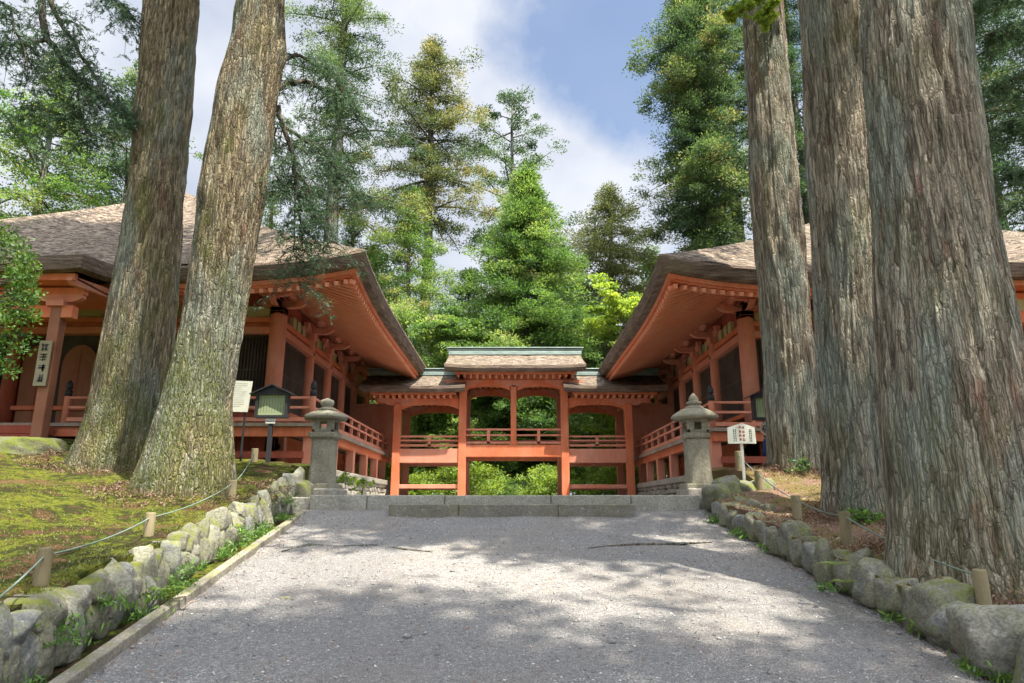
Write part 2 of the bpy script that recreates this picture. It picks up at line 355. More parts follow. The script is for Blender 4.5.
LF_LITTER = m_leaf('fallen_leaves', [(0.,(.12,.065,.04)), (.5,(.26,.16,.11)), (1.,(.42,.32,.25))], .15)

# ------------------------------------------------------------------ terrain
def pathz(y): return -1.5 + .14 * y
def kerbx(y): return -2.34 - .0914 * (np.asarray(y, float) - 4.)
def bankL(x, y):
    x = np.asarray(x, float); y = np.asarray(y, float)
    return pathz(y) + .36 + .085*np.maximum(0, -x-3.3) + nz(x, y, .8)*.14 + nz(x, y, 3.)*.05 + .12*np.exp(-((x+4.4)**2+(y-11.8)**2)/.8)
def bankR(x, y):
    x = np.asarray(x, float); y = np.asarray(y, float)
    return pathz(y) + .27 + .05*np.maximum(0, x-3.1) + nz(x+30, y, .8)*.12 + nz(x, y, 3.)*.04 + .13*np.exp(-((x-4.0)**2+(y-11.6)**2)/.9)
def grid(name, m, xs, ys, fz, fx=None):
    X, Y = np.meshgrid(xs, ys); 
    if fx is not None: X = fx(X, Y)
    Z = fz(X, Y); V = np.stack([X, Y, Z], -1).reshape(-1, 3); nx, ny = len(xs), len(ys)
    i = np.arange(nx*ny).reshape(ny, nx); F = np.stack([i[:-1,:-1], i[:-1,1:], i[1:,1:], i[1:,:-1]], -1).reshape(-1, 4)
    return npmesh(name, V, F, m, smooth=True)
def gz(X, Y):
    z = np.where(Y < 10.2, pathz(np.maximum(Y, -30)) - .06, -.02)
    z = np.where(Y > 26, -.02 - .02*(Y-26), z)
    return np.maximum(z, -6) + np.where((Y > 30), nz(X, Y, .15)*.8, 0)
xs = np.concatenate([np.linspace(-900, -40, 12), np.linspace(-36, 36, 37), np.linspace(40, 900, 12)])
ys = np.concatenate([np.linspace(-300, -32, 8), np.arange(-30, 9, 1.), [9.0, 10.19, 10.21], np.arange(11, 60, 1.5), np.linspace(65, 1500, 14)])
tag(grid('ground', DIRT, xs, ys, gz), kind='structure')
xs = np.linspace(0, 1, 120); ys = np.arange(-9, 9.93, .05)
def pz(X, Y): return pathz(Y) + .055*np.clip((Y-8.6)/.9, 0, 1)**2 + nz(X, Y, .7)*.05 + nz(X, Y, 4)*.012 + .02*np.exp(-((Y - 7.6 - .05*X)/.12)**2)*(X < .6)
def pxf(X, Y):
    a = kerbx(Y) - .02; b = 2.80 + .0*Y; return a + (b-a)*X
tag(grid('gravel_path', GRAVEL, xs, ys, pz, pxf), kind='structure')
tag(grid('courtyard', SAND, np.linspace(-4.1, 4.1, 30), np.linspace(10.0, 30, 40), lambda X, Y: .12 + nz(X, Y, 1.)*.015), kind='structure')
# left ditch floor + banks
tag(grid('verge', MOSS, np.linspace(0, 1, 8), np.arange(-9, 10.2, .12), lambda X, Y: pathz(Y) + .02 + nz(X*3, Y, 3.)*.05, lambda X, Y: kerbx(Y) - .1 - X*.75), kind='structure')
tag(grid('moss_bank', MOSS, np.linspace(0, 1, 150)**1.6, np.arange(-9, 13.75, .07), lambda X, Y: np.where(X > -99, bankL(X, Y), 0), lambda X, Y: np.where(Y < 10.6, kerbx(Y) - .33, -3.7) - np.maximum(X, 0)*17), kind='structure')
tag(grid('litter_bank', LIT, np.linspace(0, 1, 150)**1.6, np.arange(-9, 13.65, .07), bankR, lambda X, Y: np.where(Y < 9.9, np.where(Y < 4.35, 3.15, 2.74), 3.75) + np.maximum(X, 0)*16), kind='structure')
def skirt(name, fx, fz, m, y0, y1):
    y = np.arange(y0, y1, .07); x = fx(y); z = fz(x, y)
    V = np.concatenate([np.stack([x, y, z+.002], -1), np.stack([x, y, pathz(y)-.3], -1)]); n = len(y); i = np.arange(n-1)
    F = np.stack([i, i+1, i+1+n, i+n], -1); tag(npmesh(name, V, F, m), kind='structure')
skirt('earth_bank', lambda y: np.where(y < 10.6, kerbx(y) - .33, -3.7), bankL, MOSS, -9, 13.7)
skirt('earth_bank', lambda y: np.where(y < 9.9, np.where(y < 4.35, 3.15, 2.74), 3.75), bankR, LIT, -9, 13.6)
tag(MB().box(-4.1, -2.865, 9.95, 10.25, -.35, .124).build('kerb', STEP, bevel=.02), kind='structure')
tag(MB().box(2.665, 4.1, 9.95, 10.25, -.35, .124).build('kerb', STEP, bevel=.02), kind='structure')
# kerb strip on the left
k = MB()
for y in np.arange(-9, 9.7, .9):
    y1 = y + .89
    k.add([(kerbx(y)-.09, y, pathz(y)-.1), (kerbx(y), y, pathz(y)-.1), (kerbx(y1), y1, pathz(y1)-.1), (kerbx(y1)-.09, y1, pathz(y1)-.1),
           (kerbx(y)-.09, y, pathz(y)+.07), (kerbx(y), y, pathz(y)+.07), (kerbx(y1), y1, pathz(y1)+.07), (kerbx(y1)-.09, y1, pathz(y1)+.07)],
          [(0,3,2,1),(4,5,6,7),(0,1,5,4),(1,2,6,5),(2,3,7,6),(3,0,4,7)])
tag(k.build('kerb', m_stone('kerb_concrete', (.20,.18,.15), (.32,.29,.24), .5), bevel=.008), kind='structure')

# pebbles, moss tufts, weeds (numpy scatter)
rng = np.random.default_rng(11)
def pebbles():
    n = 11000
    y = 2.6 + 7.1*rng.random(n)**1.3; u = rng.random(n); a = kerbx(y); x = a + (2.8 - a)*u
    z = pz(x, y)
    s = .004 + .008*rng.random(n)**3
    s[rng.random(n) < .008] *= 2.0
    base = np.array([(1,0,0),(0,1,0),(-1,0,0),(0,-1,0),(0,0,1),(0,0,-1)], float)
    F0 = np.array([(0,1,4),(1,2,4),(2,3,4),(3,0,4),(1,0,5),(2,1,5),(3,2,5),(0,3,5)])
    jit = base[None] * (s[:, None, None] * (.6 + .8*rng.random((n, 6, 1)))) * np.array([1.2, 1.2, .6])
    th = rng.random(n)*6.28; c, q = np.cos(th), np.sin(th)
    X = jit[..., 0]*c[:, None] - jit[..., 1]*q[:, None]; Y = jit[..., 0]*q[:, None] + jit[..., 1]*c[:, None]
    V = np.stack([X + x[:, None], Y + y[:, None], jit[..., 2] + (z + s*.2)[:, None]], -1).reshape(-1, 3)
    F = (F0[None] + 6*np.arange(n)[:, None, None]).reshape(-1, 3)
    tag(npmesh('gravel', V, F, PEB, tint=np.repeat(rng.random(n), 8)), 'loose grey pebbles scattered over the path', 'gravel', kind='stuff')
pebbles()
def quads(P, D, U, l, wd):
    """leaf quads: centre P, long dir D, side dir U"""
    l = np.asarray(l).reshape(-1, 1); wd = np.asarray(wd).reshape(-1, 1)
    V = np.stack([P - D*l*.5, P + U*wd*.5 - D*l*.05, P + D*l*.5, P - U*wd*.5 - D*l*.05], 1).reshape(-1, 3)
    n = len(P); F = np.arange(4*n).reshape(n, 4); return V, F
def unit(v): return v / (np.linalg.norm(v, axis=-1, keepdims=True) + 1e-9)
def leaves_mesh(name, P, l, wd, m, rng, parent=None, dirbias=None, tint=None, spread=1.):
    n = len(P); D = rng.normal(size=(n, 3))*spread
    if dirbias is not None: D = D + dirbias
    D = unit(D); U = unit(np.cross(D, rng.normal(size=(n, 3))))
    V, F = quads(P, D, U, l*(.6+.8*rng.random(n)), wd*(.6+.8*rng.random(n)))
    if tint is None: tint = rng.random(n)
    return npmesh(name, V, F, m, parent, tint=np.clip(tint, 0, 1))
# moss tufts on the left bank
n = 60000; y = 2.8 + 9.5*rng.random(n)**1.2; x = kerbx(y) - .34 - 7.5*rng.random(n)**1.5
keep = (nz(x, y, 2.) > -.12) & ((y < 10.5) | (x < -3.75)); x, y = x[keep], y[keep]; P = np.stack([x, y, bankL(x, y) + .006], -1)
tag(leaves_mesh('moss_tufts', P, .030, .007, LF_MOSS, rng, dirbias=np.array([0,0,1.4]), tint=.5 + nz(x, y, 1.5)*.8 + .3*(rng.random(len(x))-.5)), 'short golden green moss covering the left bank', 'moss', kind='stuff')
n = 9000; y = 3.4 + 9.0*rng.random(n)**1.2; x = 2.78 + 6*rng.random(n)**1.6; kk = ((y < 9.85) & ((y > 4.45) | (x > 3.2))) | (x > 3.8); x, y = x[kk], y[kk]; P = np.stack([x, y, bankR(x, y) + .006], -1)
tag(leaves_mesh('leaf_litter', P, .035, .018, LF_LITTER, rng, dirbias=None), 'dry fallen leaves and bark flakes on the right bank', 'leaf litter', kind='stuff')
n = 9000; y = 3.4 + 8.5*rng.random(n); x = 2.78 + 3*rng.random(n)**1.6; kk = (nz(x, y, 1.5) > .08) & ((y < 9.85) | (x > 3.8)) & ((y > 4.45) | (x > 3.2)); x, y = x[kk], y[kk]; P = np.stack([x, y, bankR(x, y) + .006], -1)
tag(leaves_mesh('moss_tufts', P, .025, .007, LF_MOSS, rng, dirbias=np.array([0,0,1.4])), 'patches of moss among the roots of the right cedars', 'moss', kind='stuff')
def weeds(name, cs, label, n=110, r=.13, l=.05, wd=.012, m=LF_GRASS):
    Ps = []; 
    for (x, y, z) in cs:
        a = rng.normal(size=(n, 3))*np.array([r*.5, r*.5, r*.35]); a[:, 2] = np.abs(a[:, 2]); Ps.append(a + np.array([x, y, z]))
    P = np.concatenate(Ps)
    tag(leaves_mesh(name, P, l, wd, m, rng, dirbias=np.array([0,0,.8])), label, 'weeds', kind='stuff')
cs = []
for i in range(48):
    y = 3.2 + 6.9*rng.random(); cs.append((kerbx(y) - .13 - .22*rng.random(), y, pathz(y) + .02 + .22*rng.random()**2))
weeds('weeds', cs, 'small green weeds and ferns growing in the ditch beside the mossy stone wall')
cs = []
for i in range(30):
    y = [3.55, 3.9, 4.2, 4.9, 5.9, 7.4, 7.9, 8.3, 9.2][i % 9] + .15*rng.normal(); cs.append((2.72 + .06*rng.normal(), y, pathz(y) + .01))
weeds('weeds', cs, 'grass and small weeds at the foot of the boulders edging the path', 50, .09, .06, .015)

n = 1500; y = 3.0 + 6.6*rng.random(n); u = rng.random(n); u = np.where(rng.random(n) < .6, u**3, 1-u**3); a = kerbx(y) + .03; x = a + (2.68 - a)*u
P = np.stack([x, y, pz(x, y) + .008], -1)
tag(leaves_mesh('fallen_twigs', P, .045, .007, LF_LITTER, rng, dirbias=None, spread=1.), 'brown needles and twigs strewn along both sides of the gravel', 'fallen twigs', kind='stuff')
# ------------------------------------------------------------------ big cedar trunks
def big_trunk(D, prof, ztop, m, seed, parent, nu=220, vis=9., flare=1.0, burl=None, lobes=.05):
    rg = np.random.default_rng(seed)
    zs, xs_, rs = [], [], []
    for py, xl, xr in prof:
        c = S((xl+xr)/2, py, D); t = (341.5-py)/FPX; f = CP - t*SP
        zs.append(c[2]); xs_.append(c[0]); rs.append((xr-xl)/2/FPX*D/f*.96)
    o = np.argsort(zs); zs = np.array(zs)[o]; xs_ = np.array(xs_)[o]; rs = np.array(rs)[o]
    sl = (xs_[-1]-xs_[-3])/(zs[-1]-zs[-3])*.5
    zb = zs[0] - .25
    Zv = np.concatenate([np.linspace(zb, vis, int((vis-zb)/.035)), np.linspace(vis, ztop, 30)[1:]])
    cx = np.interp(Zv, np.append(zs, ztop), np.append(xs_, xs_[-1] + sl*(ztop-zs[-1])))
    rr = np.interp(Zv, np.append(zs, ztop), np.append(rs, rs[-1]*.35))
    k = np.ones(9)/9; rr[:] = np.convolve(np.pad(rr, 4, 'edge'), k, 'valid'); cx[:] = np.convolve(np.pad(cx, 4, 'edge'), k, 'valid')
    th = np.linspace(0, 2*math.pi, nu, endpoint=False)
    T, Zg = np.meshgrid(th, Zv); Rg = rr[:, None]*np.ones_like(T)
    U = T/(2*math.pi)
    def nn(fu, fv, warp=0.):
        lt = rg.random((fu, 64)); return vn(lt, U*fu + warp, Zg*fv + rg.random()*20) - .5
    wv = nn(6, .4)*3
    circ = 2*math.pi*rs[0]
    f1 = max(12, int(circ/.13)); f2 = max(30, int(circ/.055))
    lob = nn(7, .12)*lobes*2.2*Rg + nn(4, .25)*lobes*1.5*Rg
    rid = -np.abs(nn(f1, .35, wv*.5))*.05 - np.abs(nn(f2, .8, wv*.8))*.05 + nn(f2, 4.)*.02 + nn(11, 1.3)*.035 + nn(f1, 2.2)*.02 + nn(f2*2 if f2*2 < nu/2 else f2, 5.)*.012
    base = np.clip((zs[0] + .9 - Zg)/.9, 0, 1.3)**2*flare
    rootl = (np.abs(nn(9, .3))*.55)*base*rs[0]*.8
    Rg = Rg + lob + rid + .02 + rootl
    if burl: 
        for (bt, bz, ba, bs) in burl: Rg = Rg + ba*np.exp(-(((T-bt+math.pi)%(2*math.pi)-math.pi)/(bs*1.2))**2 - ((Zg-bz)/bs)**2)
    X = cx[:, None] + Rg*np.cos(T); Y = D + Rg*np.sin(T)
    V = np.stack([X, Y, Zg], -1).reshape(-1, 3); nv = len(Zv)
    i = np.arange(nv*nu).reshape(nv, nu); j = np.roll(i, -1, 1)
    F = np.stack([i[:-1], j[:-1], j[1:], i[1:]], -1).reshape(-1, 4)
    npmesh('trunk', V, F, m, parent, smooth=False)
    return cx, Zv, rr
def clumps_mesh(name, C, r, per, l, wd, m, rg, parent, flat=.5, tbase=None, droop=0., tvar=.22, out=None):
    """C (k,3) clump centres -> leaf quads"""
    k = len(C); idx = np.repeat(np.arange(k), per)
    off = rg.normal(size=(len(idx), 3)); off = unit(off)*(rg.random((len(idx), 1))**.5)
    rad = np.asarray(r)*np.ones(k)
    off = off*rad[idx, None]*np.array([1, 1, flat]); P = C[idx] + off
    if tbase is None: tbase = rg.random(k)*.7 + .1
    tint = tbase[idx] + tvar*rg.normal(size=len(idx))*.6 + off[:, 2]/(rad[idx]*flat)*.08
    bias = unit(off + np.array([0,0,.0]))*1.1 + np.array([0, 0, .35 - droop])
    if out is not None: bias = bias + out[idx]*1.2
    return leaves_mesh(name, P, l, wd, m, rg, parent, dirbias=bias, tint=tint, spread=.55)
def curve_pts(p0, az, L, rise, droop, n=6):
    pts = []
    for i in range(n):
        t = i/(n-1); pts.append((p0[0] + math.cos(az)*L*t, p0[1] + math.sin(az)*L*t, p0[2] + rise*L*t - droop*L*t*t))
    return pts
def crown_of(parent, xf, y, z0, z1, rmax, m, seed, nb=70, l=.16, wd=.05, per=70, prof=None, cl=.45, droop=.35, limbs=True, gold=0., start=.25, flat=.5, nc=6, side=None, bark=None, lr=1., rise=.15, tb=None, limbmb=None):
    """branches with foliage clumps from z0 to z1 round a trunk at (xf(z), y)"""
    rg = np.random.default_rng(seed); rnd = random.Random(seed)
    C = []; O = []; Tb = []; mb = MB()
    for b in range(nb):
        t = (b + rnd.random())/nb; z = z0 + (z1-z0)*t
        a = b*2.39996 + rnd.uniform(-.5, .5)
        if side is not None: a = side[0] + rnd.uniform(-side[1], side[1])
        Lb = rmax*(prof(t) if prof else (1-t)**.7*(.45+.55*min(1, t*4)))*rnd.uniform(.5, 1.22)
        if Lb < .15: Lb = .15
        rs_ = rise*rnd.uniform(-.3, 1.8); dr = droop*rnd.uniform(.5, 1.4)
        pts = curve_pts((xf(z), y, z), a, Lb, rs_, dr)
        if limbs: mb.tube(pts, [lr*max(.012, .03*Lb**.6*(1-.85*i/5)) for i in range(6)], 5, False)
        tb0 = rnd.random()*.72 + .02
        kk = max(2, int(nc*1.5*Lb/rmax + 1.5))
        for c in range(kk):
            s = start + (1-start)*(c + rnd.random())/kk; s = min(s, 1.)
            i = min(4, int(s*5)); f = s*5 - i
            p = [pts[i][q]*(1-f) + pts[i+1][q]*f for q in range(3)]
            sp = .28*Lb*s
            C.append([p[0] + rnd.gauss(0, sp*.5), p[1] + rnd.gauss(0, sp*.5), p[2] + rnd.gauss(0, cl*.3)]); O.append([math.cos(a)*.5, math.sin(a)*.5, 0])
            Tb.append(tb0 + rnd.uniform(-.15, .2) + (gold if rnd.random() < .3 else 0))
    C = np.array(C); 
    if limbs: mb.build('limbs', bark or BARK_S, parent, smooth=True, fix=False)
    rr = cl*(.6+.8*rg.random(len(C)))
    return clumps_mesh('crown', C, rr, per, l, wd, m, rg, parent, flat, np.array(Tb) if tb is None else np.array(Tb)*0+tb, out=np.array(O))
trunks = [
 ('mossy cedar trunk, left one of the pair in front of the left hall', 11., [(0,146,197),(100,138,190),(200,129,182),(320,109,174),(400,94,167),(440,82,161),(468,68,158)], BARK_L, 21, 200, 10., None, .45, .04),
 ('knotted mossy cedar trunk, right one of the pair before the left hall', 9., [(0,238,283),(40,232,283),(100,216,274),(200,199,263),(320,183,241),(400,163,230),(450,147,232),(490,134,234)], BARK_L, 22, 220, 8.5, [(.0, 6.6, .06, .22)], .45, .04),
 ('straight slender cedar trunk nearest the right stone lantern', 11.5, [(0,742,782),(100,747,790),(200,751,799),(320,762,811),(400,764,820),(478,770,826)], BARK_R, 23, 200, 10.5, None, .4, .04),
 ('tall grey cedar trunk standing between the slender one and the huge one', 8.2, [(0,803,868),(200,812,876),(320,818,880),(480,826,890),(508,823,893)], BARK_R, 24, 200, 7.8, None, .3, .06),
 ('huge grey cedar trunk with flaking bark at the right edge of the view', 5.4, [(0,866,966),(100,870,972),(200,874,984),(340,880,1007),(420,884,1028),(500,890,1048),(560,890,1062),(600,887,1076)], BARK_R, 25, 300, 5.5, None, .25, .04)]
for i, (lab, D, prof, m, sd, nu, vis, burl, fl, lb) in enumerate(trunks):
    c = S(sum(prof[-1][1:])/2, prof[-1][0], D)
    e = empty('cedar_tree', (c[0], D, c[2]), lab, 'tree', 'giant cedars along the path')
    cx, zv, rr = big_trunk(D, prof, 24, m, sd, e, nu, vis, fl, burl, lb)
    crown_of(e, lambda z, cx=cx, zv=zv: float(np.interp(z, zv, cx)), D, [15.5, 14.5, 14.5, 13, 11.5][i], [27, 26, 27, 25, 24][i], [4.2, 4.0, 4.2, 4.4, 4.6][i], LF_MID, 40+i, nb=[46, 40, 46, 50, 54][i], l=.24, wd=.11, per=50, cl=.62, nc=9, lr=1.5)

for i, (x, y, z0, z1, r, nb, lab) in enumerate([(9.8, 1.5, 10, 22, 4.4, 60, 'cedar outside the view to the right, its crown shading the path'), (5.4, -2.2, 10, 24, 4.9, 46, 'cedar outside the view behind the right bank, its crown shading the path'),
        (11.5, 7.5, 11, 24, 4.0, 40, 'cedar outside the view beyond the huge right trunk'), (-4.8, -.2, 9, 21, 4.6, 70, 'cedar outside the view behind the left bank, its crown shading the moss')]):
    zb = float((bankR if x > 0 else bankL)(x, y)); e = empty('cedar_tree', (x, y, zb), lab, 'tree')
    MB().tube([(x, y, zb-.2), (x, y, zb+1), (x, y, 8), (x, y, 16), (x, y, 23)], [.75, .55, .45, .3, .05], 20).build('trunk', BARK_R, e, smooth=True)
    crown_of(e, lambda z, x=x: x, y, z0, z1, r, LF_MID, 60+i, nb=nb, l=.24, wd=.11, per=50, cl=.65, nc=9, lr=1.5)
# ------------------------------------------------------------------ background trees
def bg_tree(name, lab, px, D, ytop, ybase_crown, rpx, m, seed, group='trees behind the corridor', cat='tree', zb=-.3, ycut=None, trunk_r=.28, lean=0., **kw):
    """crown between two picture heights; sizes worked out in metres at distance D"""
    zt = ZZ(ytop, D); z0 = ZZ(ybase_crown, D); x = XX(px, 250, D); r = rpx/FPX*D
    kw['cl'] = kw.get('cl', .45)*1.1; kw['per'] = int(kw.get('per', 60)*1.9); kw['l'] = kw.get('l', .2)*.62; kw['wd'] = kw.get('wd', .06)*.85
    e = empty(name, (x, D, zb), lab, cat, group)
    x0 = x - lean*(z0 - zb)
    xf = lambda z: x + lean*(z - z0)
    h = zt - zb; mb = MB()
    rg = random.Random(seed)
    pts = [(xf(zb + h*t) + rg.uniform(-.08, .08), D + rg.uniform(-.08, .08), zb + h*t) for t in np.linspace(0, .98, 12)]
    mb.tube(pts, [trunk_r*(1.15 - t)**.8 for t in np.linspace(0, 1, 12)], 10)
    mb.build('trunk', kw.pop('bark', None) or BARK_S, e, smooth=True, fix=False)
    crown_of(e, xf, D, z0, zt, r, m, seed, bark=BARK_S, **kw)
    return e
cone = lambda t: (1-t)**.85*(.75 + .25*min(1, t*5)) + .02
col_ = lambda t: (min(1, (1-t)*2.2)**.8)*(.75 + .25*math.sin(t*17)) + .05
pads = lambda t: (min(1, (1-t)*1.6)**.7)*(.55 + .45*math.sin(t*31)) + .12
BT = bg_tree
BT('cedar_tree', 'young bright green cone shaped cedar rising behind the middle of the corridor', 527, 31, 172, 480, 98, LF_BRIGHT, 101, prof=lambda t: (1-t)**.68*(.8+.2*min(1, t*5)), nb=420, per=60, l=.24, wd=.055, cl=.46, nc=7, droop=.25, rise=.3, limbs=False, start=.35, trunk_r=.2)
BT('cedar_tree', 'tall cedar with golden brown top and dark trunk left of the cone shaped one', 427, 36, 42, 225, 89, LF_GOLD, 102, prof=pads, nb=95, per=65, l=.22, wd=.07, cl=.55, nc=6, droop=.3, trunk_r=.38)
BT('cedar_tree', 'bushy green cedar under the golden one beside the left hall eave', 410, 33, 190, 480, 125, LF_BRIGHT, 103, prof=cone, nb=170, per=60, l=.22, wd=.06, cl=.5, nc=6, limbs=False, trunk_r=.2, gold=.35)
BT('pine_tree', 'spindly tree with separate dark leaf pads against the cloud', 512, 44, 92, 330, 89, LF_MID, 104, prof=lambda t: (.45 + .4*abs(math.sin(t*9)))*min(1, (1-t)*2.5 + .15), nb=44, per=85, l=.22, wd=.1, cl=.62, nc=4, start=.35, droop=.0, rise=.35, trunk_r=.3)
BT('cedar_tree', 'olive green cedar with clumped foliage left of the right hall eave', 610, 38, 188, 470, 110, LF_GOLD, 105, prof=col_, nb=150, per=60, l=.22, wd=.07, cl=.6, nc=7, trunk_r=.3, tb=.45)
BT('cedar_tree', 'very tall dense dark cedar above the right hall roof corner', 708, 31, -60, 350, 66, LF_MID, 106, prof=lambda t: (.75+.25*math.sin(t*21))*min(1, (1-t)*3+.1), nb=230, per=70, l=.21, wd=.065, cl=.55, nc=7, trunk_r=.35, gold=.2, droop=.35)
BT('cedar_tree', 'pale trunked tall cedar behind the slender trunk right of the dense one', 739, 36, -120, 190, 79, LF_MID, 107, prof=col_, nb=130, per=60, l=.2, wd=.07, cl=.55, nc=6, trunk_r=.42, gold=.3)
BT('cedar_tree', 'green cedar glimpsed between the slender and the grey trunks', 812, 34, -90, 330, 65, LF_DARK, 108, prof=col_, nb=120, per=55, l=.2, wd=.07, cl=.55, nc=6)
BT('cedar_tree', 'pale trunked cedar above the left hall roof corner', 330, 32, -70, 215, 79, LF_MID, 109, prof=pads, nb=105, per=62, l=.2, wd=.06, cl=.55, nc=6, trunk_r=.45)
BT('cedar_tree', 'small green cedar low behind the left hall roof corner', 352, 36, 190, 480, 49, LF_MID, 110, prof=cone, nb=80, per=55, l=.2, wd=.06, cl=.5, nc=5, limbs=False)
BT('cedar_tree', 'small bright cedar between the left hall roof and the knotted trunk', 268, 34, 190, 480, 40, LF_BRIGHT, 111, prof=cone, nb=70, per=55, l=.2, wd=.06, cl=.45, nc=5, limbs=False)
BT('broadleaf_tree', 'light yellow green tree beyond the left hall at the left edge', 30, 33, 75, 330, 116, LF_BRIGHT, 112, prof=lambda t: (.7+.3*math.sin(t*14))*min(1, (1-t)*2+.1), nb=100, per=60, l=.2, wd=.1, cl=.6, nc=6, rise=.4, gold=.3, trunk_r=.35)
BT('broadleaf_tree', 'open green tree beyond the left hall behind the left cedar trunk', 118, 35, 60, 330, 101, LF_MID, 113, prof=pads, nb=80, per=55, l=.2, wd=.09, cl=.6, nc=6, rise=.4, gold=.3, trunk_r=.3)
BT('cedar_tree', 'dark green cedar beyond the right hall at the right edge', 1005, 24, -200, 300, 108, LF_DARK, 114, prof=col_, nb=170, per=70, l=.18, wd=.05, cl=.55, nc=7, droop=.5)
BT('maple_tree', 'lime green maple spraying out beside the right hall eave', 622, 27, 300, 470, 44, LF_LIME, 115, prof=lambda t: .6+.4*math.sin(t*9), nb=60, per=50, l=.15, wd=.13, cl=.38, nc=5, rise=.6, droop=.2, flat=.25, trunk_r=.1)
BT('maple_tree', 'lime green maple low between the golden cedar and the cone shaped cedar', 452, 29, 318, 470, 42, LF_BRIGHT, 116, prof=lambda t: .6+.4*math.sin(t*9), nb=60, per=50, l=.16, wd=.13, cl=.42, nc=5, rise=.6, droop=.2, flat=.25, trunk_r=.1)
BT('cedar_tree', 'bluish green cedar behind the left end of the corridor', 375, 40, 240, 490, 87, LF_BRIGHT, 117, prof=cone, nb=110, per=60, l=.26, wd=.08, cl=.65, nc=6, limbs=False)
BT('cedar_tree', 'dark cedar behind the right end of the corridor', 650, 42, 250, 490, 87, LF_BRIGHT, 118, prof=cone, nb=110, per=60, l=.26, wd=.08, cl=.65, nc=6, limbs=False)
BT('cedar_tree', 'shaded cedar seen through the middle opening of the corridor', 575, 46, 260, 480, 108, LF_BRIGHT, 119, prof=cone, nb=120, per=60, l=.28, wd=.09, cl=.7, nc=6, limbs=False)
BT('cedar_tree', 'shaded cedar seen through the left opening of the corridor', 470, 48, 270, 480, 116, LF_BRIGHT, 120, prof=cone, nb=120, per=60, l=.3, wd=.09, cl=.7, nc=6, limbs=False)
for i, (px, D, yt, lab) in enumerate([(432, 28, 385, 'light green maple filling the left side bay of the corridor'), (488, 29.5, 375, 'light green maple behind the left half of the middle bay'), (548, 30, 380, 'light green maple behind the right half of the middle bay'), (603, 28.5, 390, 'light green maple filling the right side bay of the corridor')]):
    BT('maple_tree', lab, px, D, yt, 475, 38, (LF_BRIGHT, LF_BRIGHT, LF_LIME, LF_BRIGHT)[i], 130+i, prof=lambda t: .6+.4*math.sin(t*9), nb=50, per=45, l=.16, wd=.12, cl=.36, nc=5, rise=.5, droop=.2, flat=.3, trunk_r=.09)
# slim trunks of the wood beyond
for i, (px, D) in enumerate([(484,40),(503,37),(520,43),(538,39),(553,45),(430,41),(596,40),(612,44),(418,38),(640,39)]):
    x = XX(px, 470, D); rg = random.Random(i+70)
    e = empty('forest_tree', (x, D, -.5), 'slim dark trunked tree of the wood seen beneath the corridor', 'tree', 'slim trees of the wood beyond the corridor')
    MB().tube([(x + rg.uniform(-.1,.1)*k, D, -.5 + 2.2*k) for k in range(6)], [.17, .15, .14, .13, .12, .1], 8).build('trunk', BARK_S, e, smooth=True, fix=False)
    crown_of(e, lambda z, x=x: x, D, 3.2, 11, 2.2, LF_MID, 300+i, nb=45, per=45, l=.26, wd=.09, cl=.6, nc=4, limbs=False)
# the wood behind as one mass
rg = np.random.default_rng(77); k = 2600
C = np.stack([rg.uniform(-34, 34, k), rg.uniform(50, 60, k), rg.uniform(-1, 13, k)], -1)
o = clumps_mesh('forest', C, 1.2, 34, .42, .16, LF_BRIGHT, rg, None, .7); tag(o, 'deep green wood closing the view far behind the corridor', 'forest', kind='stuff')

# shrubs behind the corridor
def shrub(name, lab, x, y, z, rx, rz, m, seed, n=70, per=60, l=.10, wd=.05, group=None, cat='shrub'):
    rg = np.random.default_rng(seed); e = empty(name, (x, y, z), lab, cat, group)
    C = unit(rg.normal(size=(n, 3)))*(rg.random((n, 1))**.4)*np.array([rx, rx*.8, rz]) + np.array([x, y, z + rz]); C[:, 2] = np.maximum(C[:, 2], z + .1)
    clumps_mesh('foliage', C, .28*max(rx, rz)/1.2, per, l, wd, m, rg, e, .6)
    mb = MB(); rnd = random.Random(seed)
    for i in range(9):
        a = rnd.random()*6.28; q = C[rnd.randrange(n)]
        mb.tube([(x + .1*math.cos(a), y + .1*math.sin(a), z - .1), ((x+q[0])/2, (y+q[1])/2, (z+q[2])/2 + .1), tuple(q)], [.03, .02, .008], 5, False)
    mb.build('stems', BARK_S, e, smooth=True, fix=False); return e
G = 'green shrubs behind the corridor'
for i, (px, D, rx, rz, m, lab) in enumerate([
  (462, 25.5, 1.7, .95, LF_LIME, 'largest bright round shrub under the middle of the corridor, left part'),
  (418, 26.5, .9, .62, LF_LIME, 'bright low shrub under the left side bay of the corridor'),
  (500, 27.5, .9, .55, LF_BRIGHT, 'darker shrub just right of the largest one under the corridor'),
  (548, 26.8, 1.3, .75, LF_LIME, 'light green shrub under the right half of the middle bay'),
  (600, 26.5, 1.1, .8, LF_LIME, 'green shrub under the right side bay of the corridor'),
  (640, 26, .8, .8, LF_BRIGHT, 'green shrub seen between the right hall veranda posts and the corridor'),
  (385, 27, .8, .9, LF_LIME, 'green shrub seen between the left hall veranda posts and the corridor')]):
    x = XX(px, 480, D); shrub('shrub', lab, x, D, .0, rx, rz, m, 400+i, group=G, n=90)

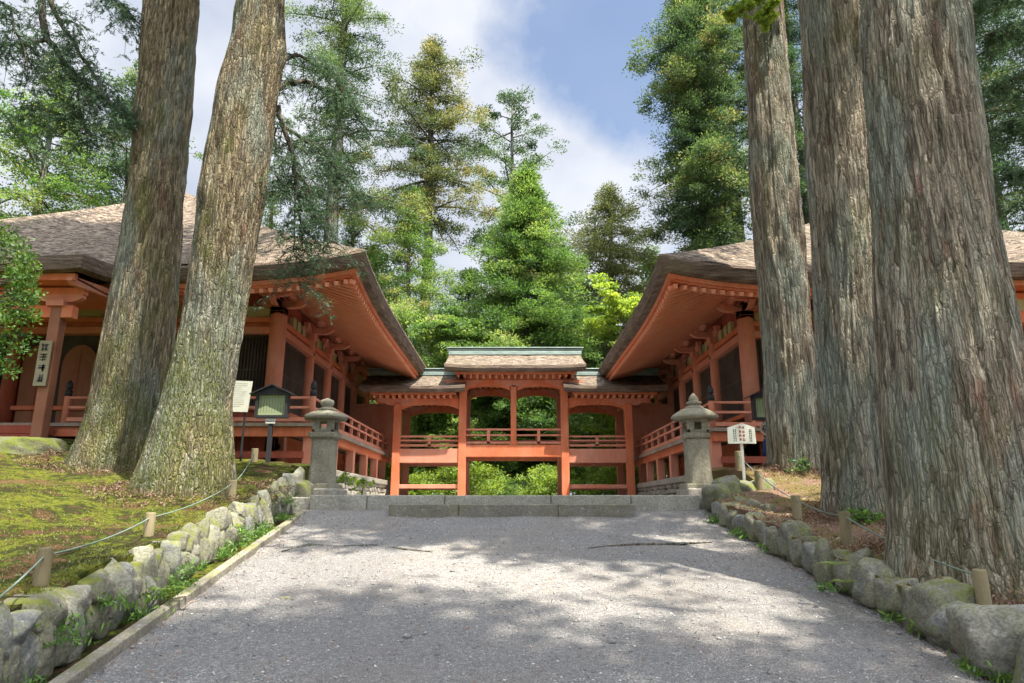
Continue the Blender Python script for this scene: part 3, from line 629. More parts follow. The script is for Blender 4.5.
# ------------------------------------------------------------------ halls
def hall(sx, dz, lab, left):
    e = empty('temple_hall', (sx*10.4, 20.1, .6+dz), lab, 'temple hall')
    CX, CY, H = sx*10.4, 20.1, 7.5
    zt = 4.56 + dz; rise = 5.2 if left else 4.7
    corner = lambda s: .36*abs(s)**5
    def side_pt(k, s, inset, z):
        h = H - inset; a, b = s*h, -h
        if k == 0: p = (a, b)
        elif k == 1: p = (-b, a)
        elif k == 2: p = (-a, -b)
        else: p = (b, -a)
        return (CX + p[0], CY + p[1], z)
    # roof surface with uv in metres
    V = []; F = []; UV = []; ns, ntt = 60, 50
    rgn = np.random.default_rng(8)
    for k in range(4):
        b0 = len(V)
        for j in range(ntt+1):
            t = j/ntt
            for i in range(ns+1):
                s = -1 + 2*i/ns; inset = t*H
                z = zt + corner(s)*(1-t)**2 + rise*(.88*t + .12*t*t)
                if 0 < i < ns and t < .97: z += float(nz(s*9+k*7, t*14, 2.5))*.09 
                V.append(side_pt(k, s, inset*.999, z)); UV.append((s*H*(1-t) + k*31, t*9.2))
        for j in range(ntt):
            for i in range(ns):
                a = b0 + j*(ns+1) + i; F.append((a, a+1, a+ns+2, a+ns+1))
    me = bpy.data.meshes.new('roof'); me.from_pydata(V, [], F); uvl = me.uv_layers.new(name='UVMap')
    for lp in me.loops: uvl.data[lp.index].uv = UV[lp.vertex_index]
    roof = link('roof', me, ROOF, e, smooth=True)
    def sweep(name, prof, m, par, kz=1.):
        mb = MB(); n = 48
        for k in range(4):
            b0 = len(mb.v); vs = []
            for i in range(n+1):
                s = -1 + 2*i/n
                for (ins, d) in prof: vs.append(side_pt(k, s, ins, zt + d + corner(s)*(1-ins/H)**2*kz))
            q = len(prof); fs = [(i*q+j, (i+1)*q+j, (i+1)*q+j+1, i*q+j+1) for i in range(n) for j in range(q-1)]
            mb.add(vs, fs)
        return mb.build(name, m, par, fix=False)
    sweep('roof_edge', [(-.004,.0),(-.015,-.05),(.02,-.15),(.06,-.245),(.24,-.30)], EDGE, roof)
    sweep('fascia', [(.20,-.301),(.21,-.39),(.26,-.395),(.27,-.435),(.42,-.44)], RED, e)
    sweep('eave_boards', [(.40,-.36),(1.36,-.02),(1.36,.08),(2.75,.56)], REDD, e)  # boards darkened to paint in the shaded gaps between rafters
    sweep('eave_beam', [(1.2,-.04),(1.2,-.088),(1.34,-.088),(1.34,.05)], GOLD, e)
    for (nm, a, b, za, zb_, mm) in (('outer_rafters', .24, 1.3, -.485, -.10, SOF), ('inner_rafters', 1.16, 2.62, -.13, .44, SOF)):
        mb = MB()
        for k in range(4):
            q = -H + .35
            while q < H - .3:
                bb = min(b, H - abs(q)); s = q/H
                if bb > a + .1:
                    zc = corner(s)
                    def P(ins, d):
                        h = H - ins; p0 = [(q, -h), (h, q), (-q, h), (-h, -q)][k]
                        return (CX + p0[0], CY + p0[1], zt + d + zc*(1-ins/H)**2)
                    f = (bb-a)/(b-a); mb.bar(P(a, za), P(bb, za + (zb_-za)*f), .075, .085)
                q += .185
        mb.build(nm, mm, e, fix=False)
    for cxs, cys in ((1,1),(1,-1),(-1,1),(-1,-1)):
        c0 = (CX + cxs*(H-.25), CY + cys*(H-.25), zt - .30 + .30); c1 = (CX + cxs*(H-1.35), CY + cys*(H-1.35), zt + .06); c2 = (CX + cxs*(H-2.6), CY + cys*(H-2.6), zt + .40)
        mb = MB(); mb.bar(c0, c1, .13, .17); mb.bar(c1, c2, .15, .18); mb.build('hip_rafter', RED, e, fix=False)
    # walls: helper for the two visible facades. u = distance outwards from the corner column
    WX = 5.44; WY = 15.3
    X = lambda u: sx*u
    deck = 1.65 + dz; lint = 3.86 + dz
    side_y = [WY, 17.8, 19.6, 21.3, 22.95, 24.75]
    front_x = [WX, 7.5, 9.35, 11.45, 13.3, 15.36]
    def column(x, y, r=.17):
        MB().tube([(x, y, deck-.05), (x, y, 4.45+dz)], r, 18).build('column', REDF if r > .15 else RED, e, smooth=True).modifiers.clear() if 0 else MB().lathe(x, y, [(r, deck-.05), (r, 4.3+dz), (r*.85, 4.36+dz)], 20).build('column', REDF, e, smooth=True)
    for y in side_y: column(X(WX), y, .19 if y == WY else .15)
    for x in front_x[1:]: MB().lathe(X(x), WY, [(.16, deck-.05), (.16, 4.3+dz), (.14, 4.36+dz)], 20).build('column', REDD, e, smooth=True)  # front columns coloured darker to stand in for deep shade
    for x in front_x: column(X(x), 24.75 + .3, .15)
    # core wall body
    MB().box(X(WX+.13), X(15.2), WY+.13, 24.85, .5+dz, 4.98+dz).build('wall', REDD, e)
    def window(p0, p1, z0, z1, m, axis, slat=.075):
        mb = MB(); 
        if axis == 'y':
            xa = X(WX+.06); mb.box(xa, X(WX+.12), p0, p1, z0, z1)
            q = p0 + .03
            while q < p1 - .03: mb.box(X(WX+.02), xa, q, q+.035, z0, z1); q += slat
            for zz in (z0+.02, (z0+z1)/2, z1-.05): mb.box(X(WX+.015), X(WX+.055), p0, p1, zz, zz+.03)
        else:
            ya = WY + .06; mb.box(p0, p1, ya, WY+.12, z0, z1)
            a, b = min(p0, p1), max(p0, p1); q = a + .03
            while q < b - .03: mb.box(q, q+.035, WY+.02, ya, z0, z1); q += slat
            for zz in (z0+.02, (z0+z1)/2, z1-.05): mb.box(a, b, WY+.015, WY+.055, zz, zz+.03)
        return mb.build('window', m, e, fix=False)
    def trim(z0, z1, pr, m=RED, name='beam'):
        MB().box(X(WX-pr), X(WX+.1), WY-pr, 24.95, z0, z1).build(name, m, e, bevel=.012)
        MB().box(X(WX+.1), X(15.4), WY-pr+.003, WY+.1, z0+.003, z1-.003).build(name, m, e, bevel=.012)
    for y in side_y: MB().prism([(.05*math.cos(t), .05*math.sin(t)) for t in np.linspace(0, 6.28, 9)[:-1]], (X(WX-.131), y, lint+.085), (0,1,0), (0,0,1), (-sx*.02,0,0)).build('nail_cover', BLK, e)
    for x in front_x[:4]: MB().prism([(.05*math.cos(t), .05*math.sin(t)) for t in np.linspace(0, 6.28, 9)[:-1]], (X(x), WY-.131, lint+.085), (1,0,0), (0,0,1), (0,-.02,0)).build('nail_cover', BLK, e)
    trim(lint, lint+.17, .13, REDF); trim(4.15+dz, 4.28+dz, .05); trim(deck-.02, deck+.13, .12, REDF); trim(2.10+dz, 2.2+dz, .07)
    for i in range(5):
        a, b = side_y[i]+.19, side_y[i+1]-.17
        window(a, b, 2.2+dz, lint, BRN, 'y')
        MB().box(X(WX+.04), X(WX+.11), a-.05, b+.05, deck+.1, 2.12+dz).build('sill_panel', BRN if not left else REDD, e)
        # plaster strips above the lintel with struts
        MB().box(X(WX+.05), X(WX+.128), a-.05, b+.05, lint+.17, 4.15+dz).build('upper_panel', RED, e)
        for yy in (a+.15, (a+b)/2-.12, (a+b)/2+.14+.1, b-.38):
            MB().box(X(WX+.03), X(WX+.127), yy, yy+.24, 4.29+dz, 4.6+dz).build('plaster_panel', OCH, e)
    for i in range(5):
        a, b = front_x[i]+.18, front_x[i+1]-.17
        if i != 2:
            window(X(a), X(b), 2.2+dz, lint, DARK, 'x')
            MB().box(X(a), X(b), WY+.04, WY+.11, deck+.1, 2.12+dz).build('sill_panel', REDD, e)
        else:
            MB().box(X(a), X(b), WY+.08, WY+.128, deck+.1, lint).build('doorway', DARK, e)
            for dx in (-.46, .46):
                cx0 = X((a+b)/2) + dx; poly = [(-.36, 0), (.36, 0), (.4, 1.35)] + [(.4*math.cos(t), 1.35+.5*math.sin(t)) for t in np.linspace(0, math.pi, 12)[1:]]
                dr = MB().prism(poly, (cx0, WY+.07, deck+.13), (1,0,0), (0,0,1), (0,-.05,0)).build('door', DOORW, e)  # brown doors toned down to carry the shade of the porch
                MB().box(cx0-.008, cx0+.008, WY+.01, WY+.018, deck+.2, deck+1.8).build('door_seam', REDD, dr)
        MB().box(X(a), X(b), WY+.05, WY+.128, lint+.17, 4.15+dz).build('upper_panel', RED, e)
        MB().box(X(a+.05), X(b-.05), WY+.03, WY+.127, 4.29+dz, 4.56+dz).build('plaster_panel', OCH, e)
    # brackets
    arm = [(-.42,.0),(-.42,.09),(.42,.09),(.42,.0),(.34,-.045),(.22,-.075),(-.22,-.075),(-.34,-.045)]
    def bracket(x, y, ox, oy):
        mb = MB(); z = 4.36 + dz
        mb.box(x-.16, x+.16, y-.16, y+.16, z+.04, z+.14); mb.box(x-.15, x+.15, y-.15, y+.15, z-.03, z+.042)
        along = (oy != 0 and 1 or 0, ox != 0 and 1 or 0, 0)
        w_ = .06
        for lvl, off in ((.21, 0), (.40, .36)):
            c = Vector((x + ox*off, y + oy*off, z + lvl)); n_ = Vector((ox, oy, 0))*w_*2
            mb.prism(arm, c - n_*.5, along, (0,0,1), n_)
            for q in (-.34, 0, .34):
                p = c + Vector(along)*q; mb.box(p.x-.075, p.x+.075, p.y-.075, p.y+.075, c.z+.09, c.z+.17)
        c = Vector((x + ox*.12, y + oy*.12, z + .205)); n_ = Vector(along)*w_*2
        mb.prism([(-.2,0),(-.2,.088),(.5,.088),(.5,.03),(.42,-.03),(.3,-.07),(-.2,-.07)], c - n_*.5, (ox, oy, 0), (0,0,1), n_)
        mb.build('bracket', REDF, e, bevel=.006)
    for y in side_y: bracket(X(WX), y, -sx, 0)
    for x in front_x: bracket(X(x), WY, 0, -1)
    mb = MB(); pz_ = 4.36 + dz + .57
    u0 = WX - .42; MB().box(X(u0), X(u0+.12), WY-.42, 25., pz_, pz_+.12).build('purlin', RED, e)
    MB().box(X(u0+.12), X(15.9), WY-.42+.002, WY-.30, pz_+.003, pz_+.118).build('purlin', RED, e)
    # veranda
    du = 4.0; fy = 13.85; yend = 22.75
    def planks(x0, x1, y0, y1, along):
        mb = MB(); 
        if along == 'x':     # boards run in x, side by side in y
            q = y0
            while q < y1-.02: mb.box(x0, x1, q, min(q+.195, y1), deck-.07, deck); q += .2
        else:
            a, b = min(x0, x1), max(x0, x1); q = a
            while q < b-.02: mb.box(q, min(q+.195, b), y0, y1, deck-.07, deck); q += .2
        return mb.build('veranda_deck', WOOD, e, fix=False)
    planks(X(du), X(WX-.13), WY, yend, 'x'); planks(X(du), X(16.6), fy, WY-.13, 'y')
    MB().box(X(du+.08), X(du+.24), fy+.08, yend, deck-.27, deck-.075).build('veranda_beam', RED, e, bevel=.01)
    MB().box(X(du+.24), X(16.6), fy+.08, fy+.24, deck-.27, deck-.075).build('veranda_beam', RED, e, bevel=.01)
    MB().box(X(du-.02), X(du+.02), fy-.02, yend, deck-.1, deck-.005).build('deck_edge', WOOD, e)
    ys_ = [14.1, 16.0, 17.8, 19.4, 20.9, 22.2]
    for y in ys_: MB().box(X(du+.08), X(du+.28), y-.09, y+.11, .77+dz, deck-.26).build('veranda_post', REDF, e, bevel=.01)
    for x in (5.9, 7.7, 9.6, 11.5, 13.4, 15.3): MB().box(X(x-.1), X(x+.1), fy+.1, fy+.3, .7+dz, deck-.26).build('veranda_post', REDF, e, bevel=.01)
    # plank wall below the floor
    mb = MB(); 
    for i, y in enumerate(np.arange(WY-.1, 21.4, .24)): mb.box(X(5.2), X(5.26 + .006*(i % 2)), y, y+.235, .7+dz, deck-.1)
    mb.build('under_wall', RED, e, fix=False)
    MB().box(X(5.14), X(5.2), WY-.1, 21.4, 1.22+dz, 1.34+dz).build('under_rail', RED, e)
    for y in side_y[:4]: MB().box(X(5.06), X(5.27), y-.1, y+.1, .7+dz, deck-.1).build('under_post', REDF, e)
    mb = MB()
    for i, x in enumerate(np.arange(5.27, 15.5, .3)): mb.box(X(x), X(x+.293), 14.55 + .006*(i % 2), 14.6, .6+dz, deck-.09)
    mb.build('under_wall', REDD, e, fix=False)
    MB().box(X(4.25), X(15.6), fy+.12, fy+.2, .95+dz, 1.08+dz).build('under_rail', REDD, e)
    # railings
    def rail(a, b, m=REDF):
        a, b = Vector(a), Vector(b); d = b - a; Lr = d.length; n = max(1, round(Lr/.85)); mb = MB()
        up = Vector((0,0,1))
        mb.tube([a + up*.53, b + up*.53], .028, 8); mb.bar(a + up*.33, b + up*.33, .05, .05); mb.bar(a + up*.08, b + up*.08, .07, .08)
        for i in range(n+1):
            p = a + d*(i/n); mb.box(p.x-.03, p.x+.03, p.y-.03, p.y+.03, p.z, p.z+.5)
        mb.build('railing', m, e, fix=False)
    def giboshi(x, y):
        p = MB().lathe(x, y, [(.062, deck), (.062, deck+.56), (.06, deck+.57)], 14).build('railing_post', REDF, e, smooth=True)
        z = deck + .56
        MB().lathe(x, y, [(.07, z), (.07, z+.12), (.045, z+.135), (.045, z+.16), (.075, z+.17), (.06, z+.2), (.062, z+.23), (.058, z+.27), (.03, z+.31), (.008, z+.35)], 14).build('post_cap', BLK, p, smooth=True)
    rail((X(du+.12), fy+.12, deck), (X(du+.12), yend-.05, deck)); giboshi(X(du+.12), fy+.12)
    rail((X(du+.12), fy+.12, deck), (X(9.2), fy+.12, deck)); giboshi(X(9.2), fy+.12)
    rail((X(11.6), fy+.12, deck), (X(16.4), fy+.12, deck)); giboshi(X(11.6), fy+.12)
    # stone platform with a cap course
    st = MB(); rnd = random.Random(3)
    rocks = MB()
    MB().box(X(3.98), X(17), 13.75, 26, -.3, .66+dz).build('platform_core', ROCK3, e)
    pl = MB(); q = 13.75
    while q < 23.5:
        w_ = rnd.uniform(.8, 1.2); pl.box(X(3.86), X(4.35), q, min(q+w_-.01, 23.5), .63+dz, .77+dz + rnd.uniform(-.004, .004)); q += w_
    q = 4.36
    while q < 16.9: w_ = rnd.uniform(.8, 1.2); pl.box(X(q), X(q+w_-.01), 13.66, 14.1, .63+dz, .77+dz + rnd.uniform(-.004, .004)); q += w_
    pl.build('platform_cap', BASE, e, bevel=.012, fix=False)
    mbs = MB(); z0 = -.02
    for row in range(5):
        z1 = z0 + .135; y = 13.75 - rnd.random()*.2
        while y < 23.4:
            w_ = rnd.uniform(.12, .30); cy_ = y + w_/2; cz_ = (z0+z1)/2 + rnd.uniform(-.02, .02); hh = .072*rnd.uniform(.8, 1.15); n = rnd.randint(6, 8); ph = rnd.random()*6.28
            ring = [((w_*.54*math.copysign(abs(math.cos(t+ph*.05))**.7, math.cos(t)))*rnd.uniform(.88, 1.05), hh*math.copysign(abs(math.sin(t))**.7, math.sin(t))*rnd.uniform(.88, 1.1)) for t in [2*math.pi*q/n + rnd.uniform(-.12, .12) for q in range(n)]]
            xo = 3.905 + rnd.uniform(-.02, .02)
            vs = [(X(4.0), cy_+a, cz_+dz+b) for a, b in ring] + [(X(xo+.02), cy_+a, cz_+dz+b) for a, b in ring] + [(X(xo), cy_+a*.72, cz_+dz+b*.7) for a, b in ring]
            fs = [(k*n+q, k*n+(q+1)%n, (k+1)*n+(q+1)%n, (k+1)*n+q) for k in range(2) for q in range(n)] + [tuple(2*n+q for q in range(n))]
            mbs.add(vs, fs); y += w_
        z0 = z1
    mbs.build('platform_masonry', BASE, e, fix=True)
    # porch (kohai) over the stairs
    ph = 13.2 - 7.6; x0, x1 = 7.6, 13.2
    V = MB(); n = 24
    for j in range(7):
        t = j/6
        for i in range(n+1):
            s = -1 + 2*i/n; V.v.append((X((x0+x1)/2 + s*(x1-x0)/2), 11.35 + t*2.6, 4.28 + dz + .07*abs(s)**4*(1-t) + .62*t*(.5+.5*t) ))
    V.f += [(j*(n+1)+i, j*(n+1)+i+1, (j+1)*(n+1)+i+1, (j+1)*(n+1)+i) for j in range(6) for i in range(n)]
    pr = V.build('porch_roof', ROOF, e, smooth=True, fix=False)
    uvl = pr.data.uv_layers.new(name='UVMap')
    for lp in pr.data.loops: c = pr.data.vertices[lp.vertex_index].co; uvl.data[lp.index].uv = (c.x, c.y*1.1)
    V = MB()
    def zf(y): t = (y-11.35)/2.6; return 4.28 + dz + .62*t*(.5+.5*t)
    ring = [(x1, 12.62)] + [(x1, 11.35)] + [((x0+x1)/2 + s*(x1-x0)/2, 11.35) for s in np.linspace(1, -1, 20)[1:-1]] + [(x0, 11.35), (x0, 11.8), (x0, 12.2), (x0, 12.62)]
    for (u, y) in ring:
        s = abs((u-(x0+x1)/2)/((x1-x0)/2)); t = (y-11.35)/2.6; zz = zf(y) + .07*s**4*(1-t)
        V.v += [(X(u), y, zz+.002), (X(u), y, zz-.10), (X(u + (.03 if u < 10 else -.03)), y + .03, zz-.25), (X(u + (.2 if u < 10 else -.2)), y+.2, zz-.27)]
    k = len(ring); V.f += [(i*4+j, (i+1)*4+j, (i+1)*4+j+1, i*4+j+1) for i in range(k-1) for j in range(3)]
    V.build('roof_edge', EDGE, pr, fix=False)
    MB().box(X(x0+.22), X(x1-.22), 11.55, 11.63, 3.93+dz, 4.05+dz).build('porch_fascia', RED, e)
    mb = MB(); mb.prism([(0,0),(1.1,.12),(2.3,.30),(2.3,.12),(1.1,-.06),(.1,-.14),(-.02,-.08)], (X(x0+.25), 11.55, 4.0+dz), (0,1,0), (0,0,1), (sx*.1,0,0)); mb.build('barge_board', REDF, e); mb = MB()
    mb.prism([(0,0),(1.1,.12),(2.3,.30),(2.3,.12),(1.1,-.06),(.1,-.14),(-.02,-.08)], (X(x1-.35), 11.55, 4.0+dz), (0,1,0), (0,0,1), (sx*.1,0,0)); mb.build('barge_board', REDF, e)
    MB().box(X(x0+.25), X(x1-.25), 11.62, 13.6, 3.97+dz, 4.0+dz).build('porch_soffit', RED, e)
    MB().box(X(x0+.45), X(x1-.45), 11.97, 12.15, 3.35+dz, 3.58+dz).build('porch_beam', RED, e, bevel=.01)
    MB().box(X(x0+.3), X(x1-.3), 11.99, 12.13, 3.80+dz, 3.93+dz).build('porch_beam', RED, e, bevel=.01)
    for u in (x0+.75, x1-.75):
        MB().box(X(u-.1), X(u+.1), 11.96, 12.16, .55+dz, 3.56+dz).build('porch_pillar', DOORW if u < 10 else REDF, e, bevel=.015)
        b = MB(); b.box(X(u-.16), X(u+.16), 11.9, 12.22, 3.56+dz, 3.66+dz); b.prism(arm, (X(u), 12.0, 3.73+dz), (1,0,0), (0,0,1), (0,.12,0)); b.build('bracket', REDF, e)
    fr = [(-.5,0),(-.42,.05),(-.3,.06),(-.2,.2),(0,.24),(.2,.2),(.3,.06),(.42,.05),(.5,0)]
    for u in (x0+1.75, x0+2.8, x1-1.75): MB().prism(fr, (X(u), 12.0, 3.582+dz), (1,0,0), (0,0,1), (0,.08,0)).build('frog_leg_strut', OCH, e)
    for i in range(4):
        MB().box(X(9.3), X(11.5), 12.6+.3*i, 12.95+.3*i, .8+dz+.2*i, .88+dz+.2*i + .08).build('stair_tread', REDD, e)
    return e
hall(-1, 0., 'vermilion temple hall with shingled pyramid roof, left of the corridor', True)
hall(1, -.10, 'vermilion temple hall with shingled pyramid roof, right of the corridor', False)

# ------------------------------------------------------------------ corridor
def corridor():
    e = empty('raised_corridor', (.05, 22.4, .12), 'vermilion raised corridor with three shingled roofs linking the two halls', 'bridge corridor')
    cx = .05; F, B = 21.5, 23.4; g = .10; 
    zr = ZZ(371.5, 20.9)   # centre eave underside
    z2 = ZZ(391.5, 20.9)
    def roof(nm, xa, xb, zlow, rise, ridge_h, yf=20.75, yb=24.1):
        ym = (yf+yb)/2; n = 14; V = []; Fc = []; UV = []; m_ = 50
        for i in range(m_+1):
            x = xa + (xb-xa)*i/m_; s = abs(2*i/m_-1)
            for j in range(2*n+1):
                t = j/n - 1; a = 1-abs(t); V.append((x, ym + t*(yb-yf)/2, zlow + .17 + rise*(.7*a + .3*a*a) + .05*s**4*(1-a) + float(nz(x*3, t*4+zlow, 1.5))*.02)); UV.append((x, a*1.9 + (5 if t > 0 else 0)))
        for i in range(m_):
            for j in range(2*n): q = i*(2*n+1)+j; Fc.append((q, q+2*n+1, q+2*n+2, q+1))
        me = bpy.data.meshes.new('roof'); me.from_pydata(V, [], Fc); uvl = me.uv_layers.new(name='UVMap')
        for lp in me.loops: uvl.data[lp.index].uv = UV[lp.vertex_index]
        ro = link('roof', me, ROOF, e, smooth=True)
        mb = MB()
        for y0_, sgn in ((yf, 1), (yb, -1)):
            vs = []
            for i in range(m_+1):
                x = xa + (xb-xa)*i/m_; s = abs(2*i/m_-1); u = .05*s**4
                vs += [(x, y0_-.004*sgn, zlow+.175+u), (x, y0_-.01*sgn, zlow+.08+u), (x, y0_+.03*sgn, zlow+u), (x, y0_+.2*sgn, zlow+u-.01)]
            mb.add(vs, [(i*4+j, (i+1)*4+j, (i+1)*4+j+1, i*4+j+1) for i in range(m_) for j in range(3)])
        for x, d in ((xa, 1), (xb, -1)):
            vs = []
            for j in range(2*n+1):
                t = j/n - 1; a = 1-abs(t); zz = zlow + .17 + rise*(.7*a+.3*a*a) + .05*(1-a)
                vs += [(x - .004*d, ym + t*(yb-yf)/2, zz+.004), (x + .04*d, ym + t*(yb-yf)/2*.99, zz-.18), (x + .2*d, ym + t*(yb-yf)/2*.95, zz-.19)]
            mb.add(vs, [(j*3+q, (j+1)*3+q, (j+1)*3+q+1, j*3+q+1) for j in range(2*n) for q in range(2)])
        mb.build('roof_edge', EDGE, ro, fix=False)
        zz = zlow + .17 + rise
        c = MB(); c.box(xa-.02, xb+.02, ym-.17, ym+.17, zz-.06, zz+.06); c.box(xa-.05, xb+.05, ym-.13, ym+.13, zz+.075, zz+.075+ridge_h*.5); c.box(xa-.1, xb+.1, ym-.19, ym+.19, zz+.09+ridge_h*.5, zz+.12+ridge_h*.5)
        c.build('ridge', COPPER, ro, bevel=.01, fix=False)
        # underside: soffit, fascia with rafter ends
        w_ = MB(); inset = .32
        w_.box(xa+inset, xb-inset, yf+.2, yb-.2, zlow+.0, zlow+.03); w_.build('eave_boards', SOF, e)
        fs = MB(); fs.box(xa+inset, xb-inset, yf+.18, yf+.24, zlow-.07, zlow-.004); fs.box(xa+inset, xb-inset, yb-.24, yb-.18, zlow-.07, zlow-.004); fs.build('fascia', RED, e)
        rf = MB(); x = xa+inset+.06
        while x < xb-inset-.05: rf.box(x, x+.07, yf+.26, yb-.26, zlow-.14, zlow-.004); x += .2
        rf.build('rafters', SOF, e, fix=False)
        return ro
    roof('centre', cx-2.16, cx+2.26, zr, ZZ(354, 22.42) - zr - .17, .16)
    rs = ZZ(374.5, 22.42) - z2 - .17
    roof('side', -4.75, cx-1.5, z2, rs, .12, 20.85, 24.0); roof('side', cx+1.55, 4.85, z2, rs, .12, 20.85, 24.0)
    P = [(-3.62, 0), (-1.56, 1), (1.66, 1), (3.68, 0)]
    wp = .12
    ztc = ZZ(386, F); zts = ZZ(404, F)
    for x, c in P:
        for y in (F, B): MB().box(x-wp, x+wp, y-wp, y+wp, g, ztc if c else zts).build('post', RED if y == F else REDF, e, bevel=.015)
        b = MB(); b.box(x-.24, x+.24, F-.24, F+.24, g-.02, g+.06); b.box(x-.24, x+.24, B-.24, B+.24, g-.02, g+.06); b.build('base_stone', BASE, e)
    arm = [(-.62,.14),(.62,.14),(.6,.06),(.45,.02),(.36,-.05),(.2,-.08),(-.2,-.08),(-.36,-.05),(-.45,.02),(-.6,.06)]
    # upper beams
    for y in (F, B):
        MB().box(cx-1.75, cx+1.8, y-.075, y+.075, ztc+.02, ztc+.2).build('beam', RED, e, bevel=.01)
        MB().box(cx-1.9, cx+1.98, y-.06, y+.06, ztc+.23, zr-.143).build('beam', RED, e)
        for sgn, xa, xb in ((-1, -4.3, -1.69), (1, 1.79, 4.4)):
            MB().box(xa, xb, y-.07, y+.07, zts+.02, zts+.16).build('beam', RED, e, bevel=.01)
            MB().box(xa, xb, y-.06, y+.06, zts+.18, z2-.143).build('beam', RED, e)
            xm = (-3.5 + -1.68)/2 if sgn < 0 else (1.78+3.56)/2
            poly = [(-.9, 0), (.9, 0), (.9, -.2), (.76, -.13), (.55, -.07), (0, -.04), (-.55, -.07), (-.76, -.13), (-.9, -.2)]
            MB().prism(poly, (xm, y-.045, zts+.019), (1,0,0), (0,0,1), (0,.09,0)).build('curved_brace', RED, e)
            for x in (-3.62 if sgn < 0 else 3.68,): MB().prism(arm, (x, y-.085, zts+.03), (1,0,0), (0,0,1), (0,.17,0)).build('bracket_arm', REDF, e)
        for xm in (cx-.82, cx+.82):
            poly = [(-.7, 0), (.7, 0), (.7, -.17), (.58, -.11), (.4, -.06), (0, -.03), (-.4, -.06), (-.58, -.11), (-.7, -.17)]
            MB().prism(poly, (xm, y-.045, ztc+.019), (1,0,0), (0,0,1), (0,.09,0)).build('curved_brace', RED, e)
        for x in (-1.56, 1.66, cx): MB().prism(arm, (x, y-.085, ztc+.05), (1,0,0), (0,0,1), (0,.17,0)).build('bracket_arm', REDF, e)
    # centre bay floor and short centre post
    fz0, fz1 = ZZ(457, F), ZZ(445, F)
    for y in (F, B):
        MB().box(-1.44, 1.54, y-.09, y+.09, fz0, fz1).build('floor_beam', RED, e, bevel=.01)
        MB().box(cx-.09, cx+.09, y-.085, y+.085, fz1, ztc+.02).build('post', RED, e, bevel=.012)
    MB().box(-1.44, 1.54, F+.09, B-.09, fz1-.12, fz1-.04).build('floor', WOOD, e)
    sz0, sz1 = ZZ(463, F), ZZ(449, F)
    lz0, lz1 = ZZ(488.5, F), ZZ(484.5, F)
    def rail(xa, xb, zb, zt_, y):
        mb = MB(); mb.bar((xa, y, zt_), (xb, y, zt_), .06, .055); mb.bar((xa, y, zb+(zt_-zb)*.62), (xb, y, zb+(zt_-zb)*.62), .045, .045); mb.bar((xa, y, zb+.05), (xb, y, zb+.05), .07, .07)
        xm = (xa+xb)/2; mb.box(xm-.045, xm+.045, y-.035, y+.035, zb, zt_-.03); mb.build('railing', REDF, e, fix=False)
    for xa, xb in ((-3.5, -1.68), (1.78, 3.56)):
        for y in (F, B):
            MB().box(xa, xb, y-.09, y+.09, sz0, sz1).build('floor_beam', REDF, e, bevel=.01)
            MB().box(xa, xb, y-.05, y+.05, lz0, lz1).build('tie_beam', REDF, e, bevel=.01)
            rail(xa, xb, sz1+.06, ZZ(436.5, F), y)
        MB().box(xa, xb, F+.09, B-.09, sz1-.12, sz1-.04).build('floor', WOOD, e)
    for y in (F, B):
        for xa, xb in ((-1.44, cx-.09), (cx+.09, 1.54)): rail(xa, xb, fz1+.02, ZZ(429.5, F), y)
    for x, c in P:
        for z in ((sz0+sz1)/2, ztc+.1 if c else zts+.08): MB().box(x-.055, x+.055, F+.12, B-.12, z-.09, z+.09).build('cross_beam', REDF, e)
    # board panels closing the links to the halls
    for sg in (-1, 1):
        xa, xb = (3.74, 5.42); mb = MB(); n = 7
        for i in range(n):
            z0 = ZZ(463, 22.8) + (ZZ(406, 22.8)-ZZ(463, 22.8))*i/n; z1 = ZZ(463, 22.8) + (ZZ(406, 22.8)-ZZ(463, 22.8))*(i+1)/n
            mb.box(sg*xa, sg*xb, 22.8+.003*(i % 2), 22.86, z0, z1-.004)
        zt_ = ZZ(406, 22.8); mb.box(sg*xa, sg*xb, 22.77, 22.89, zt_, zt_+.07); mb.build('board_panel', REDF, e, fix=False)
        MB().box(sg*xa, sg*5.42, 22.9, 24.2, ZZ(463, 22.8)+.1, ZZ(463, 22.8)+.18).build('floor', WOOD, e)
corridor()

# ------------------------------------------------------------------ steps
e = empty('stone_steps', (0, 9.9, -.1), 'two low granite steps at the top of the gravel path', 'steps')
xs_ = [-2.86, -2.05, -.95, .55, 1.68, 2.66]
for a, b in zip(xs_[:-1], xs_[1:]):
    MB().box(a+.004, b-.004, 9.86, 10.3, -.25, .145 + (a*7 % 1)*.006).build('upper_slab', STEP, e, bevel=.014)
for a, b in zip([-1.66, -.72, .62], [-.72, .62, 1.66]):
    MB().box(a+.003, b-.003, 9.42, 9.857, -.3, .022 + (b*5 % 1)*.006).build('lower_slab', STEP2, e, bevel=.014)

